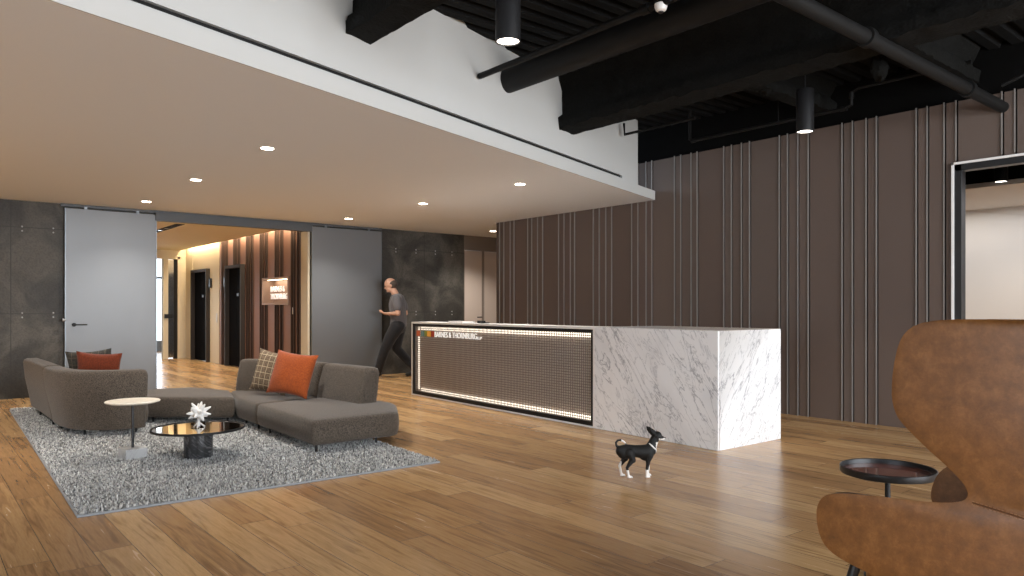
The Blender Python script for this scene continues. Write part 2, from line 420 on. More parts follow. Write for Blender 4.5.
def text_mesh(name, txt, size, mat, mw, parent, sx=1.0, ext=.004, align='LEFT', bold=0):
    cu = bpy.data.curves.new(name, 'FONT'); cu.body = txt; cu.size = size; cu.extrude = ext; cu.align_x = align; cu.offset = bold
    t = bpy.data.objects.new(name+'_t', cu); C.objects.link(t)
    dg = bpy.context.evaluated_depsgraph_get(); dg.update()
    me = bpy.data.meshes.new_from_object(t.evaluated_get(dg)); bpy.data.objects.remove(t)
    me.transform(mw @ Matrix.Diagonal((sx, 1, 1, 1)))
    me.materials.clear(); me.materials.append(mat); me.name = name
    o = bpy.data.objects.new(name, me); C.objects.link(o); o.parent = parent
    return o
def chaikin(p, k=2, closed=True):
    for _ in range(k):
        q = []; n = len(p)
        for i in range(n if closed else n-1):
            a = Vector(p[i]); b = Vector(p[(i+1) % n]); q += [tuple(a*.75+b*.25), tuple(a*.25+b*.75)]
        if not closed: q = [tuple(p[0])] + q + [tuple(p[-1])]
        p = q
    return p
def roundpoly(poly, r, n=5):
    out = []; k = len(poly)
    for i in range(k):
        p = Vector(poly[i]); a = Vector(poly[i-1]); b = Vector(poly[(i+1) % k])
        rr = r[i] if isinstance(r, (list, tuple)) else r
        da = min(rr, (a-p).length*.48); db = min(rr, (b-p).length*.48)
        pa = p+(a-p).normalized()*da; pb = p+(b-p).normalized()*db
        for j in range(n+1):
            t = j/n; out.append(tuple(pa*(1-t)**2 + p*2*t*(1-t) + pb*t*t))
    return out
def sweep(path, sec, capround=0):
    """path of (x,y); section list of (offset to the right-hand side, z)"""
    mb = MB(); P = [Vector(p) for p in path]; n = len(sec); vs = []
    for i, p in enumerate(P):
        t = (P[min(i+1, len(P)-1)]-P[max(i-1, 0)]).normalized(); nr = Vector((t.y, -t.x))
        for o, z in sec: q = p+nr*o; vs.append((q.x, q.y, z))
    fs = []
    for i in range(len(P)-1):
        for k in range(n): fs.append((i*n+k, i*n+(k+1) % n, (i+1)*n+(k+1) % n, (i+1)*n+k))
    fs += [tuple(range(n))[::-1], tuple(range((len(P)-1)*n, len(P)*n))]
    mb.add(vs, fs); return mb

# ------------------------------------------------------------------ room shell
XL, XR, YB, YW = -6.0, 8.0, -5.0, 12.15
ZS, ZD = 2.74, 3.74
mb = MB().box((XL, YB, -.1), (16, 26, 0)); struct('floor', mb, M['floor'])
# dark exposed deck, corrugated (ribs run along X)
mb = MB(); ys = []; y = YB
prof = []
while y < 9.0:
    prof += [(y, ZD), (y+.09, ZD), (y+.11, ZD+.05), (y+.17, ZD+.05)]; y += .19
pts = prof
vs = []; fs = []
for i, (yy, zz) in enumerate(pts): vs += [(XL-.2, yy, zz), (14.2, yy, zz)]
for i in range(len(pts)-1): fs.append((2*i, 2*i+1, 2*i+3, 2*i+2))
mb.add(vs, fs); mb.box((XL-.2, YB, ZD+.06), (14.2, 9.2, ZD+.16))
struct('ceiling', mb, M['deck'], smooth=False)
# low soffit with a raked edge: Y = 3.99 + .3185 X
def fy(x): return 3.99 + .3185*x
mb = MB().prism([(XL, fy(XL)), (7.97, fy(7.97)), (7.97, 10.1), (10.6, 10.1), (10.6, YW+.1), (XL, YW+.1)], ZS, ZS+.125)
struct('ceiling', mb, M['soffit'], smooth=False)
mb = MB()
o = .045; t = .14
def wl(x, d): return (x, fy(x)+d)
ZB = ZS+.125
def slab(z0, z1, x0, x1, d0=o, d1=o+t): mb.prism([wl(x0, d0), wl(x1, d0), wl(x1, d1), wl(x0, d1)], z0, z1)
XE = 7.50
slab(ZB, 2.902, XL, XE); slab(2.902, 2.936, XL, XE, o+.05, o+t); slab(2.936, ZD+.06, XL, XE)
slab(2.902, 2.936, 7.02, XE)
struct('wall_bulkhead', mb, M['white'], smooth=False)
mb = MB(); mb.prism([wl(XL, o+.03), wl(7.02, o+.03), wl(7.02, o+.06), wl(XL, o+.06)], 2.902, 2.936)
struct('trim_1', mb, M['slot'], smooth=False)
# fascia edge (cooler white board along the soffit)
mb = MB(); mb.prism([wl(XL, -.012), wl(7.97, -.012), wl(7.97, 0), wl(XL, 0)], ZS-.001, ZB)
struct('trim_2', mb, M['white'], smooth=False)

# brown finned wall ------------------------------------------------------
finY = [9.984, 9.865, 9.693, 9.589, 9.234, 9.131, 8.986, 8.861, 8.483, 8.358, 8.216, 8.121, 7.722, 7.598, 7.464, 7.347, 6.962, 6.847, 6.698, 6.596, 6.206, 6.102, 5.935, 5.84, 5.434, 5.322, 5.179, 5.066, 4.667, 4.562, 4.433, 4.306, 3.911, 3.796, 3.647, 3.538, 3.137, 3.033, 2.876, 2.769]
full = [2.375, 2.27, 2.12, 2.01]
k = 0
while full[-1] > YB+.8: full += [full[-4]-.762]
WZ = 3.29
WINY0, WINY1, WINZ = -.6, 2.80, 2.685
mb = MB()
ed = [10.06]+finY+full+[YB]
for a, b in zip(ed, ed[1:]):
    z0 = WINZ if (a <= WINY1+.05 and b >= WINY0-.2) else 0
    dz = .0 if (a-b) > .2 else .004
    mb.box((XR-dz, b+.005, z0), (XR+.08, a-.020, WZ))
struct('wall_right', mb, M['panel'], smooth=False)
mb = MB()
for y in finY+full:
    z0 = WINZ+.02 if (WINY0-.15 < y < WINY1+.02) else 0
    mb.box((XR-.014, y-.0048, z0), (XR+.004, y+.0048, WZ+.012))
f = obj('metal_fin', mb, M['fin'], bpy.data.objects['wall_right'], smooth=False)
mb = MB(); mb.box((XR+.081, YB, WINZ+.03), (XR+.2, 10.06, WZ)).box((XR+.081, WINY1+.03, 0), (XR+.2, 10.06, WINZ+.03)).box((XR+.081, YB, 0), (XR+.2, WINY0-.1, WINZ+.03))
mb.box((XR+.06, YB, WZ), (XR+.2, 10.06, ZD+.1))
struct('wall_right_upper', mb, M['blk'], smooth=False)
mb = MB().box((XR, 10.055, 0), (XR+.2, 10.075, 2.86)); struct('trim_3', mb, M['panel'], smooth=False)

# glazed opening in the brown wall ---------------------------------------
mb = MB()
mb.box((XR-.035, WINY1-.022, 0), (XR+.10, WINY1, WINZ)).box((XR-.035, WINY0, WINZ-.022), (XR+.10, WINY1, WINZ))
w = struct('window_1', mb, M['frame'], smooth=False)
mb = MB().box((XR-.02, WINY1-.085, 0), (XR+.09, WINY1-.022, WINZ-.022)).box((XR-.02, WINY0, WINZ-.085), (XR+.09, WINY1-.022, WINZ-.022)).box((XR-.02, WINY0-.06, 0), (XR+.09, WINY0, WINZ)).box((XR-.02, WINY0, 0), (XR+.09, WINY1-.03, .05))
mb.box((XR-.02, 1.2, .05), (XR+.09, 1.25, WINZ-.085))
obj('window_frame', mb, M['dmetal'], w, smooth=False)
obj('window_pane', MB().box((XR+.03, WINY0, .05), (XR+.04, WINY1-.08, WINZ-.08)), M['glass'], w, smooth=False)
# office seen through it
mb = MB().box((13.7, -3, 0), (13.8, 9.3, 3.8)); struct('wall_office_back', mb, M['room'], smooth=False)
mb = MB().box((XR+.2, 9.2, 0), (13.8, 9.3, 3.8)); struct('wall_office_left', mb, M['room'], smooth=False)
mb = MB().box((XR+.2, -3.1, 0), (13.8, -3, 3.8)); struct('wall_office_right', mb, M['room'], smooth=False)
mb = MB().box((11.2, -3, 2.88), (13.7, 9.2, 2.94)); struct('ceiling', mb, M['room'], smooth=False)
mb = MB().box((11.2, -3, 2.94), (11.25, 9.2, ZD)); struct('wall_office_bulkhead', mb, M['blk'], smooth=False)

# left wall: dark concrete ------------------------------------------------
mb = MB().box((XL, YW, 0), (2.95, YW+.3, ZS)).box((5.47, YW, 0), (8.80, YW+.3, ZS)).box((2.95, YW, 2.68), (5.47, YW+.3, ZS))
struct('wall_left', mb, M['concrete'], smooth=False)
# formwork tie holes
mb = MB()
for x in [.68, 1.25, 1.62] + [-.45*i-.1 for i in range(0, 12, 2)] + [7.2, 7.65, 8.1, 8.5]:
    for z in (1.12, 1.18, 2.32, 2.38): mb.ell((x, YW, z), (.012, .006, .012), n=6)
tag(obj('tie_holes', mb, M['grey'], bpy.data.objects['wall_left']), None)
# far end: closet doors past the concrete
mb = MB().box((8.80, YW+.02, 2.46), (10.6, YW+.3, ZS)).box((10.45, YW+.02, 0), (10.6, YW+.3, 2.46)); struct('wall_back', mb, M['doorf'], smooth=False)
mb = MB().box((8.80, YW+.0, 2.44), (10.45, YW+.1, 2.50)).box((8.80, YW+.02, 0), (8.83, YW+.1, 2.44)).box((9.30, YW+.03, 0), (9.345, YW+.1, 2.44))
d = struct('door_1', mb, M['doorf'], smooth=False)
for x0, x1 in ((8.835, 9.295), (9.35, 10.44)):
    lf = obj('door_leaf', MB().box((x0, YW+.05, .01), (x1, YW+.1, 2.435)), M['dooro'], d, smooth=False)
h = MB().tube([(9.25, YW+.05, 1.06), (9.25, YW-.02, 1.06), (9.13, YW-.02, 1.06)], .011, 8)
obj('door_handle', h, M['bmetal'], d)
mb = MB().box((10.6, 10.06, 0), (10.7, YW+.3, ZS+.1)).box((XR+.2, 9.96, 0), (10.7, 10.06, ZS+.1)); struct('wall_passage', mb, M['doorf'], smooth=False)

# sliding-door header track
mb = MB().box((2.94, YW-.10, 2.585), (5.47, YW+.02, 2.70)).box((1.70, YW-.07, 2.70), (6.86, YW, 2.738))
struct('trim_4', mb, M['track'], smooth=False)
def sliding(x0, x1, label, side):
    root = thing('sliding_door', label, 'door', ((x0+x1)/2, YW-.06, 0), 'frosted sliding doors')
    obj('door_panel', MB().box((x0, YW-.075, .012), (x1, YW-.035, 2.675)), M['frost'], root, bevel=.003, seg=2)
    e = MB().box((x0-.012, YW-.082, .01), (x0, YW-.03, 2.677)).box((x1, YW-.082, .01), (x1+.012, YW-.03, 2.677))
    obj('edge_trim', e, M['alu'], root, smooth=False)
    for hx in (x0+.25, x1-.25):
        obj('hanger', MB().box((hx-.02, YW-.072, 2.67), (hx+.02, YW-.06, 2.712)), M['alu'], root, smooth=False)
    if side:
        hm = MB().lathe([(0, 0), (.028, 0), (.028, .012), (0, .012)], n=20)
        # rosette + lever, pointing right
        mm = MB(); mm.tube([(x0+.10, YW-.076, 1.01), (x0+.10, YW-.09, 1.01)], .028, 20); mm.tube([(x0+.10, YW-.08, 1.01), (x0+.10, YW-.13, 1.01)], .011, 10)
        mm.tube([(x0+.10, YW-.128, 1.01), (x0+.26, YW-.128, 1.01)], .010, 10)
        obj('door_handle', mm, M['bmetal'], root)
        kk = MB().tube([(x0-.005, YW-.1, 1.08), (x0-.045, YW-.1, 1.08)], .02, 12); obj('lock_bolt', kk, M['grey'], root)
    return root
sliding(1.762, 2.948, 'wide grey frosted sliding door with a black lever handle, left of the lobby opening', True)
sliding(5.485, 6.84, 'grey frosted glass sliding door beside the walking man, right of the lobby opening', False)

# elevator lobby -----------------------------------------------------------
LX = 5.42; LZ = 2.68; LY = 19.3
mb = MB().prism([(2.0, YW+.3), (LX-.16, YW+.3), (LX-.16, LY), (2.0, LY)], LZ, LZ+.08); mb.box((LX-.20, YW+.3, LZ), (LX-.16, LY, LZ+.2)); mb.box((LX-.2, YW+.3, LZ+.2), (LX+.3, LY, LZ+.24))
struct('ceiling', mb, M['creamc'], smooth=False)
mb = MB().box((2.95, YW+.0, 0), (2.98, YW+.3, 2.68)).box((5.425, YW-.005, 0), (5.465, YW+.3, 2.60)); struct('trim_5', mb, M['cream'], smooth=False)
# fins pattern on the lobby wall, far cream part
EA = (17.50, 18.60); EB = (15.25, 16.15)
NI = (12.936, 14.15, 1.34, 1.80)
mb = MB(); fm = MB()
ylist = []; y = 12.45; pat = [.11, .15, .11, .39]; i = 0
while y < 16.75: ylist.append(y); y += pat[i % 4]; i += 1
ed = ylist+[16.80]
def lwall(m, a, b, z0, z1, xx=0):
    m.box((LX+xx, a, z0), (LX+.25, b, z1))
def cut(m, a, b, xx=0):
    """a vertical strip of the lobby wall between a and b, leaving the lift opening and sign niche free"""
    segs = [(a, b)]
    for lo, hi, z0, z1 in ((EB[0], EB[1], 0, 2.12), (NI[0], NI[1], NI[2], NI[3])):
        new = []
        for s, e in segs:
            if e <= lo or s >= hi: new.append((s, e)); continue
            if s < lo: new.append((s, lo))
            if e > hi: new.append((hi, e))
            s2, e2 = max(s, lo), min(e, hi)
            if z0 > 0: lwall(m, s2, e2, 0, z0, xx)
            lwall(m, s2, e2, z1, LZ+.2, xx)
        segs = new
    for s, e in segs: lwall(m, s, e, 0, LZ+.2, xx)
prevy = YW+.3
for j, yy in enumerate(ylist):
    if yy-prevy > .02: cut(mb, prevy+.002, yy-.012, 0 if (yy-prevy) > .25 else .02)
    cut(fm, yy-.013, yy+.013, -.016); prevy = yy+.012
cut(mb, prevy+.002, 16.80)
struct('wall_lobby_right', mb, M['lpanel'], smooth=False)
obj('wall_fin', fm, M['lfin'], bpy.data.objects['wall_lobby_right'], smooth=False)
mb = MB(); mb.box((LX, 16.80, 0), (LX+.2, 17.5, LZ+.2)).box((LX, 18.6, 0), (LX+.2, LY, LZ+.2)).box((LX, 17.5, 2.14), (LX+.2, 18.6, LZ+.2))
mb.box((LX-.012, 16.80, 0), (LX, 17.42, LZ+.2)).box((LX-.012, 18.75, 0), (LX, LY, LZ+.2))
struct('wall_lobby_far', mb, M['cream'], smooth=False)
# shaft fronts behind the openings
def elevator(y0, y1, label):
    root = thing('elevator_door', label, 'elevator', (LX, (y0+y1)/2, 0), 'elevator entrances in the lobby')
    obj('door_frame', MB().box((LX-.09, y0-.05, 0), (LX+.1, y0, 2.16)).box((LX-.09, y1, 0), (LX+.1, y1+.05, 2.16)).box((LX-.09, y0, 2.10), (LX+.1, y1, 2.16)), M['elevf'], root, smooth=False)
    ym = (y0+y1)/2
    for a, b in ((y0, ym-.003), (ym+.003, y1)):
        obj('door_leaf', MB().box((LX+.0, a, .01), (LX+.04, b, 2.10)), M['elev'], root, smooth=False)
    obj('floor_number_plate', MB().box((LX-.012, ym-.16, 1.50), (LX-.001, ym-.04, 1.56)), M['dmetal'], root, smooth=False)
    return root
elevator(EA[0], EA[1], 'black elevator door in the cream lobby wall, the farther of the two')
elevator(EB[0], EB[1], 'black elevator door in the striped brown lobby wall, the nearer of the two')
def lantern(y, label):
    r = thing('hall_lantern', label, 'elevator lantern', (LX, y, 1.71), 'elevator hall lanterns')
    obj('housing', MB().box((LX-.055, y-.05, 1.71), (LX-.012, y+.05, 1.93)), M['bmetal'], r, bevel=.005)
    obj('lamp_face', MB().box((LX-.058, y-.03, 1.74), (LX-.055, y+.03, 1.90)), M['dmetal'], r, smooth=False)
lantern(17.33, 'small black lantern on the cream wall right of the far elevator')
lantern(16.33, 'small black lantern on the striped wall left of the near elevator')
tag(obj('call_plate', MB().box((LX-.018, 16.90, 1.02-.1), (LX-.012, 16.98, 1.13)), M['plate'], bevel=.003), 'small metal elevator call plate on the cream wall between the two elevators', 'call button')
tag(obj('light_switch', MB().box((LX-.012, 12.72, 1.14), (LX-.0, 12.77, 1.26)), M['plate'], bevel=.003), 'small pale wall switch just below and right of the lobby sign niche', 'switch')
# sign niche
mb = MB(); y0, y1, z0, z1 = NI; D = .20
mb.box((LX+D, y0, z0), (LX+D+.02, y1, z1)).box((LX-.035, y0-.03, z0-.03), (LX+D+.02, y0+.006, z1+.03)).box((LX-.035, y1-.006, z0-.03), (LX+D+.02, y1+.03, z1+.03)).box((LX-.035, y0+.006, z1-.006), (LX+D, y1-.006, z1+.03)).box((LX-.035, y0+.006, z0-.03), (LX+D, y1-.006, z0+.006))
niche = thing('wall_sign', 'lit recessed sign niche with white letters on the brown lobby wall', 'sign', (LX, (y0+y1)/2, z0))
obj('niche_box', mb, M['nichem'], niche, smooth=False)
obj('light_strip', MB().box((LX+.05, y0+.05, z1-.015), (LX+.09, y1-.05, z1-.002)), M['cove'], niche, smooth=False)
def side_text(name, txt, size, x, y, z, mat, parent, sx, bold=0.0, ext=.004):
    # reads left to right for someone looking along +X (text x axis -> -Y, text y axis -> +Z)
    R = Matrix(((0, 0, -1, x), (-1, 0, 0, y), (0, 1, 0, z), (0, 0, 0, 1)))
    R = Matrix.Translation(-wloc(parent)) @ R
    return text_mesh(name, txt, size, mat, R, parent, sx, ext, bold=bold)
for txt, ya_, yb_, zz, sz in (('BARNES &', 13.98, 13.30, 1.56, .155), ('THORNBURG', 13.98, 13.16, 1.42, .155), ('LLP', 13.14, 13.03, 1.42, .08)):
    tm = side_text('lettering', txt, sz, LX+.06, ya_, zz, M['letterglow'], niche, 1, .0, .006)
    yy_ = [v.co.y for v in tm.data.vertices]; k_ = (ya_-yb_)/(max(yy_)-min(yy_)); y0_ = max(yy_)
    tm.data.transform(Matrix.Translation((0, y0_, 0)) @ Matrix.Diagonal((1, k_, 1, 1)) @ Matrix.Translation((0, -y0_, 0)))
# far wall of the lobby with a glazed doorway
mb = MB().box((2.0, LY, 0), (4.1, LY+.15, LZ+.2)).box((5.27, LY, 0), (LX+.2, LY+.15, LZ+.2)).box((4.1, LY, 2.52), (5.27, LY+.15, LZ+.2)).box((1.95, YW+.3, 0), (2.0, LY+.1, LZ+.2))
struct('wall_lobby_end', mb, M['cream'], smooth=False)
mb = MB().box((4.1, LY-.03, 0), (4.16, LY+.15, 2.52)).box((5.21, LY-.03, 0), (5.27, LY+.15, 2.52)).box((4.1, LY-.03, 2.46), (5.27, LY+.15, 2.53)).box((4.87, LY-.02, 0), (4.99, LY+.12, 2.46))
d = struct('door_2', mb, M['cream'], smooth=False)
obj('door_leaf', MB().box((5.0, LY+.03, .02), (5.13, LY+.07, 2.45)), M['chrome'], d, smooth=False)
obj('jamb_gap', MB().box((5.13, LY+.02, .0), (5.21, LY+.10, 2.46)), M['slot'], d, smooth=False)
obj('door_pane', MB().box((4.16, LY+.05, .05), (4.87, LY+.06, 2.46)), M['glass'], d, smooth=False)
obj('door_handle', MB().box((4.90, LY-.06, 1.0), (5.08, LY-.02, 1.10)), M['bmetal'], d, smooth=False)
# bright room past that doorway, with a big window at its end
mb = MB().box((2.0, LY+.15, 2.9), (7.5, 23, 3.0)); struct('ceiling', mb, M['white'], smooth=False)
mb = MB().box((7.4, LY+.15, 0), (7.5, 23, 2.9)); struct('wall_meeting_right', mb, M['white'], smooth=False)
mb = MB().box((2.0, LY+.15, 0), (2.1, 23, 2.9)); struct('wall_meeting_left', mb, M['white'], smooth=False)
mb = MB()
for x in (2.05, 3.4, 4.75, 6.1, 7.42): mb.box((x-.03, 22.9, 0), (x+.03, 23, 2.9))
mb.box((2, 22.9, 2.1), (7.5, 23, 2.16)).box((2, 22.9, 0), (7.5, 23, .3))
w = struct('window_2', mb, M['alu'], smooth=False)
obj('window_pane', MB().box((2.05, 22.94, .3), (7.42, 22.95, 2.9)), M['glass'], w, smooth=False)
# lobby linear diffuser
t = thing('linear_diffuser', 'black linear air slot in the cream lobby ceiling', 'air vent', (3.6, 14.1, LZ))
mb = MB().box((3.54, 13.2, LZ-.006), (3.68, 15.6, LZ)); obj('slot_frame', mb, M['slot'], t, smooth=False)
for yy in (13.5, 13.95, 14.4, 14.85): obj('blade', MB().box((3.56, yy, LZ-.012), (3.66, yy+.06, LZ-.006)), M['chrome'], t, smooth=False)
# cove light above the lobby wall
t = thing('cove_light', 'warm hidden light strip grazing the top of the lobby wall', 'light', (LX-.1, 15.8, LZ+.19))
obj('light_strip', MB().box((LX-.14, YW+.35, LZ+.17), (LX-.09, LY-.05, LZ+.2)), M['cove'], t, smooth=False)

# rest of the room, behind and beside the camera
mb = MB().box((XL-.15, 3.3, 0), (XL, YW+.3, ZD+.1)).box((XL-.15, YB, 0), (XL, 3.3, .12)).box((XL-.15, YB, 3.3), (XL, 3.3, ZD+.1)).box((XL-.15, YB, .12), (XL, YB+.3, 3.3)); struct('wall_west', mb, M['room'], smooth=False)
mb = MB()
for i in range(6): mb.box((XL-.12, YB+.3+8.0*i/5-.03, .12), (XL-.03, YB+.3+8.0*i/5+.03, 3.3))
mb.box((XL-.12, YB+.3, .12), (XL-.03, 3.3, .18)).box((XL-.12, YB+.3, 3.24), (XL-.03, 3.3, 3.3))
w = struct('window_4', mb, M['alu'], smooth=False)
obj('window_pane', MB().box((XL-.08, YB+.3, .18), (XL-.07, 3.3, 3.24)), M['glass'], w, smooth=False)
WX0 = .4  # unseen window cut short here to darken the left end of the bulkhead
mb = MB().box((XL, YB-.15, 0), (XR+.2, YB, .12)).box((XL, YB-.15, 3.3), (XR+.2, YB, ZD+.16)).box((XL-.15, YB-.15, 0), (WX0, YB, ZD))

mb.box((7.6, YB-.15, 0), (XR+.2, YB, ZD))
struct('wall_front', mb, M['room'], smooth=False)
mb = MB(); nw = 4; x0 = WX0; x1 = 7.6
for i in range(nw+1):
    x = x0+(x1-x0)*i/nw; mb.box((x-.03, YB-.12, .12), (x+.03, YB-.03, 3.3))
mb.box((x0, YB-.12, .12), (x1, YB-.03, .18)).box((x0, YB-.12, 3.24), (x1, YB-.03, 3.3))
w = struct('window_3', mb, M['alu'], smooth=False)
obj('window_pane', MB().box((x0, YB-.08, .18), (x1, YB-.07, 3.24)), M['glass'], w, smooth=False)

# ------------------------------------------------------------------ ceiling services
def beam(name, x0, x1, y0, y1, zb, label, seed=0, hw=.06):
    """I-beam sprayed with lumpy fireproofing, running along Y"""
    prof = [(x0, zb+.0), (x1, zb+.0), (x1+.01, zb+.10), (x1-hw, zb+.17), (x1-hw, ZD-.13), (x1+.02, ZD+.02), (x0-.02, ZD+.02), (x0+hw, ZD-.13), (x0+hw, zb+.17), (x0-.01, zb+.10)]
    q = []
    for i, p in enumerate(prof):
        r = prof[(i+1) % len(prof)]; n = max(1, int(math.dist(p, r)/.05))
        for k in range(n): q.append((p[0]+(r[0]-p[0])*k/n, p[1]+(r[1]-p[1])*k/n))
    n = len(q); ny = int(abs(y1-y0)/.05)+1; vs = []; fs = []
    cx = (x0+x1)/2; cz = (zb+ZD)/2
    for j in range(ny+1):
        y = y0+(y1-y0)*j/ny
        for x, z in q:
            d = noise.noise(Vector((x*9+seed, y*9, z*9)))*.016+noise.noise(Vector((x*26+seed, y*26, z*26)))*.010
            vs.append((x+(1 if x > cx else -1)*d, y, z+(d if z < zb+.12 else 0)))
    for j in range(ny):
        for k in range(n): fs.append((j*n+k, j*n+(k+1) % n, (j+1)*n+(k+1) % n, (j+1)*n+k))
    fs += [tuple(range(n))[::-1], tuple(range(ny*n, (ny+1)*n))]
    return tag(obj(name, MB().add(vs, fs), M['fire'], smooth=60), label, 'beam', 'fireproofed ceiling beams')
beam('ceiling_beam', 2.44, 2.68, -4.9, 4.95, 3.22, 'black fireproofed ceiling beam nearest the camera, at top left of the exposed ceiling', 1)
beam('ceiling_beam', 5.44, 5.76, -4.9, 5.92, 3.19, 'black fireproofed ceiling beam above the reception desk, beyond the round duct', 5)
# cross beam and joists along X (dark, rough)
def beamx(y0, y1, x0, x1, zb, label, seed):
    o = beam('ceiling_joist', y0, y1, x0, x1, zb, label, seed)
    o.data.transform(Matrix(((0, 1, 0, 0), (1, 0, 0, 0), (0, 0, 1, 0), (0, 0, 0, 1)))); o.data.flip_normals(); o['group'] = 'fireproofed ceiling joists'; return o
beamx(3.95, 4.12, 5.85, 7.95, 3.42, 'rough black fireproofed joist running from the ceiling beam to the brown wall, the farther one', 9)
beamx(2.55, 2.72, 5.85, 7.95, 3.42, 'rough black fireproofed joist running from the ceiling beam to the brown wall, the nearer one', 12)
# hanging lumps where joists are clipped
t = thing('beam_clip', 'lumpy black fireproofed clip under the ceiling, left of the far pendant', 'beam clip', (6.6, 4.0, 3.3), 'fireproofed clips')
for (x, y, lab) in ((6.62, 4.02, None), (6.95, 3.05, 'lumpy black fireproofed clip under the ceiling, right of the far pendant')):
    vs = MB(); vs.ell((0, 0, 0), (.09, .07, .13), n=12)
    vs.v = [tuple(Vector(v)*(1+.35*noise.noise(Vector(v)*22))) for v in vs.v]
    if lab is None:
        t.location = (x, y, 3.5); obj('clip_body', vs, M['fire'], t, world=False); obj('hanger_strap', MB().box((-.05, -.04, .08), (.05, .04, .245)), M['fire'], t, world=False, smooth=False)
    else: dup(t, (x, y, 3.48), lab)
def pipe(name, pts, r, label, cat, n=16, coup=(), mat='duct', group=None):
    t = thing(name, label, cat, pts[0], group)
    obj('pipe_run', MB().tube(pts, r, n), M[mat], t)
    for c, d in coup:
        c = Vector(c); d = Vector(d).normalized()*.035
        obj('coupling', MB().tube([c-d, c+d], r*1.35, n), M[mat], t)
    return t
Yd = 5.455
pipe('round_duct', [(4.47, Yd, 3.44), (4.47, -4.9, 3.44)], .118, 'thick round black duct running from the white wall over the desk side', 'duct', 32, [((4.47, 2.2, 3.44), (0, 1, 0))])
pipe('sprinkler_main', [(4.0, 5.28, 3.345), (4.0, -4.9, 3.345)], .027, 'slim black pipe left of the round duct', 'pipe', 14, [((4.0, 3.35, 3.345), (0, 1, 0)), ((4.0, 1.5, 3.345), (0, 1, 0))])
pipe('water_pipe', [(8.0, 2.367, 3.15), (2.0, 2.367, 3.15)], .052, 'thick black pipe running diagonally to the brown wall at upper right', 'pipe', 18, [((7.1, 2.367, 3.15), (1, 0, 0)), ((5.2, 2.367, 3.15), (1, 0, 0))])
pipe('branch_pipe', [(7.6, 5.66, 3.75), (7.6, 5.66, 3.37), (7.6, 5.60, 3.345), (7.6, 3.70, 3.345), (7.6, 3.62, 3.37), (7.6, 3.62, 3.50), (7.6, 3.55, 3.53), (7.6, 2.50, 3.53)], .020, 'thin black branch pipe with elbows along the top of the brown wall', 'pipe', 12, [((7.6, 5.60, 3.345), (0, 1, 0)), ((7.6, 3.70, 3.345), (0, 1, 0)), ((7.6, 3.62, 3.47), (0, 0, 1))])
pipe('conduit_pipe', [(7.4, 1.9, 3.72), (7.4, 1.9, 3.30), (7.4, 2.2, 3.2)], .016, 'short thin black drop pipe beside the diagonal pipe at upper right', 'pipe', 10)
pipe('cable_conduit', [(6.93, 6.16, 3.56), (6.93, 6.15, 3.42), (6.95, 5.1, 3.42)], .016, 'small black conduit poking out of the white wall by its right end', 'pipe', 10)
pipe('hanger_rod', [(7.6, 4.45, 3.72), (7.6, 4.45, 3.36)], .006, 'thin black hanger rod holding the branch pipe', 'rod', 8)

def pendant(x, y, label, cord):
    zb = 2.87; t = thing('pendant_light', label, 'pendant light', (x, y, zb), 'black cylinder pendant lights')
    r = .077
    obj('shade', MB().lathe([(r-.008, .012), (r-.008, 0), (r, 0), (r, .385), (r-.003, .39), (.012, .39)], (x, y, zb), 40), M['bmetal'], t)
    obj('lens', MB().lathe([(0, .008), (r-.009, .008), (r-.009, .014), (0, .014)], (x, y, zb), 32), M['lensw'], t)
    obj('stem', MB().tube([(x, y, zb+.38), (x, y, ZD-.16)], .006, 8), M['bmetal'], t)
    obj('canopy', MB().lathe([(0, 0), (.055, 0), (.055, .1), (0, .1)], (x, y, ZD-.20), 24), M['bmetal'], t)
    if cord: obj('cord', MB().tube([(x-.05, y, ZD-.02), (x-.06, y+.01, ZD-.1), (x-.045, y, ZD-.17), (x-.02, y, ZD-.2)], .006, 8), M['bmetal'], t)
    return t
P1 = (2.827, 3.447); P2 = (6.377, 3.465)
pendant(*P1, 'black cylinder pendant light at the top centre, the nearer of two over the room', False)
pendant(*P2, 'black cylinder pendant light before the brown wall, farther of two over the room', True)
pendant(10.84, 3.23, 'black cylinder pendant light seen through the glass at right', False)
t = thing('ceiling_sensor', 'small white dome sensor hanging from the slim black pipe at the top', 'sensor', (4.0, 3.22, 3.29))
obj('sensor_body', MB().lathe([(0, 0), (.018, 0), (.036, .012), (.044, .035), (.044, .055), (.03, .06), (0, .06)], (4.0, 3.22, 3.285), 28), M['plaster'], t)
obj('sensor_lens', MB().ell((4.0, 3.22, 3.286), (.02, .02, .012), n=8), M['dmetal'], t)

# recessed downlights in the soffit
def downlight(x, y, label, z=ZS, group='recessed downlights in the low ceiling'):
    t = thing('recessed_downlight', label, 'downlight', (x, y, z), group)
    obj('trim_ring', MB().lathe([(.052, 0), (.066, -.004), (.072, 0)], (x, y, z-.001), 32, True), M['frame'], t)
    obj('lens', MB().lathe([(0, -.0035), (.056, -.0035), (.056, 0), (0, 0)], (x, y, z-.001), 32), M['lens'], t)
    return t
DL = [(2.60, 6.71, 'nearest glowing recessed downlight in the left row of the low ceiling'), (2.60, 8.89, 'middle glowing recessed downlight in the left row of the low ceiling'), (2.60, 11.15, 'farthest recessed downlight in the left row, just before the left sliding door'),
      (5.69, 6.71, 'recessed downlight nearest the tip of the low ceiling, over the reception desk'), (5.69, 8.85, 'middle recessed downlight over the far end of the reception desk'), (5.69, 11.13, 'recessed downlight before the right sliding door'), (8.76, 11.14, 'recessed downlight at the end of the finned wall by the taupe doors')]
first = None
for x, y, lab in DL:
    if first is None: first = downlight(x, y, lab)
    else: dup(first, (x, y, ZS), lab)
tag(downlight(13.2, 4.5, 'small glowing downlight in the office seen through the glass', 2.88, None), None)

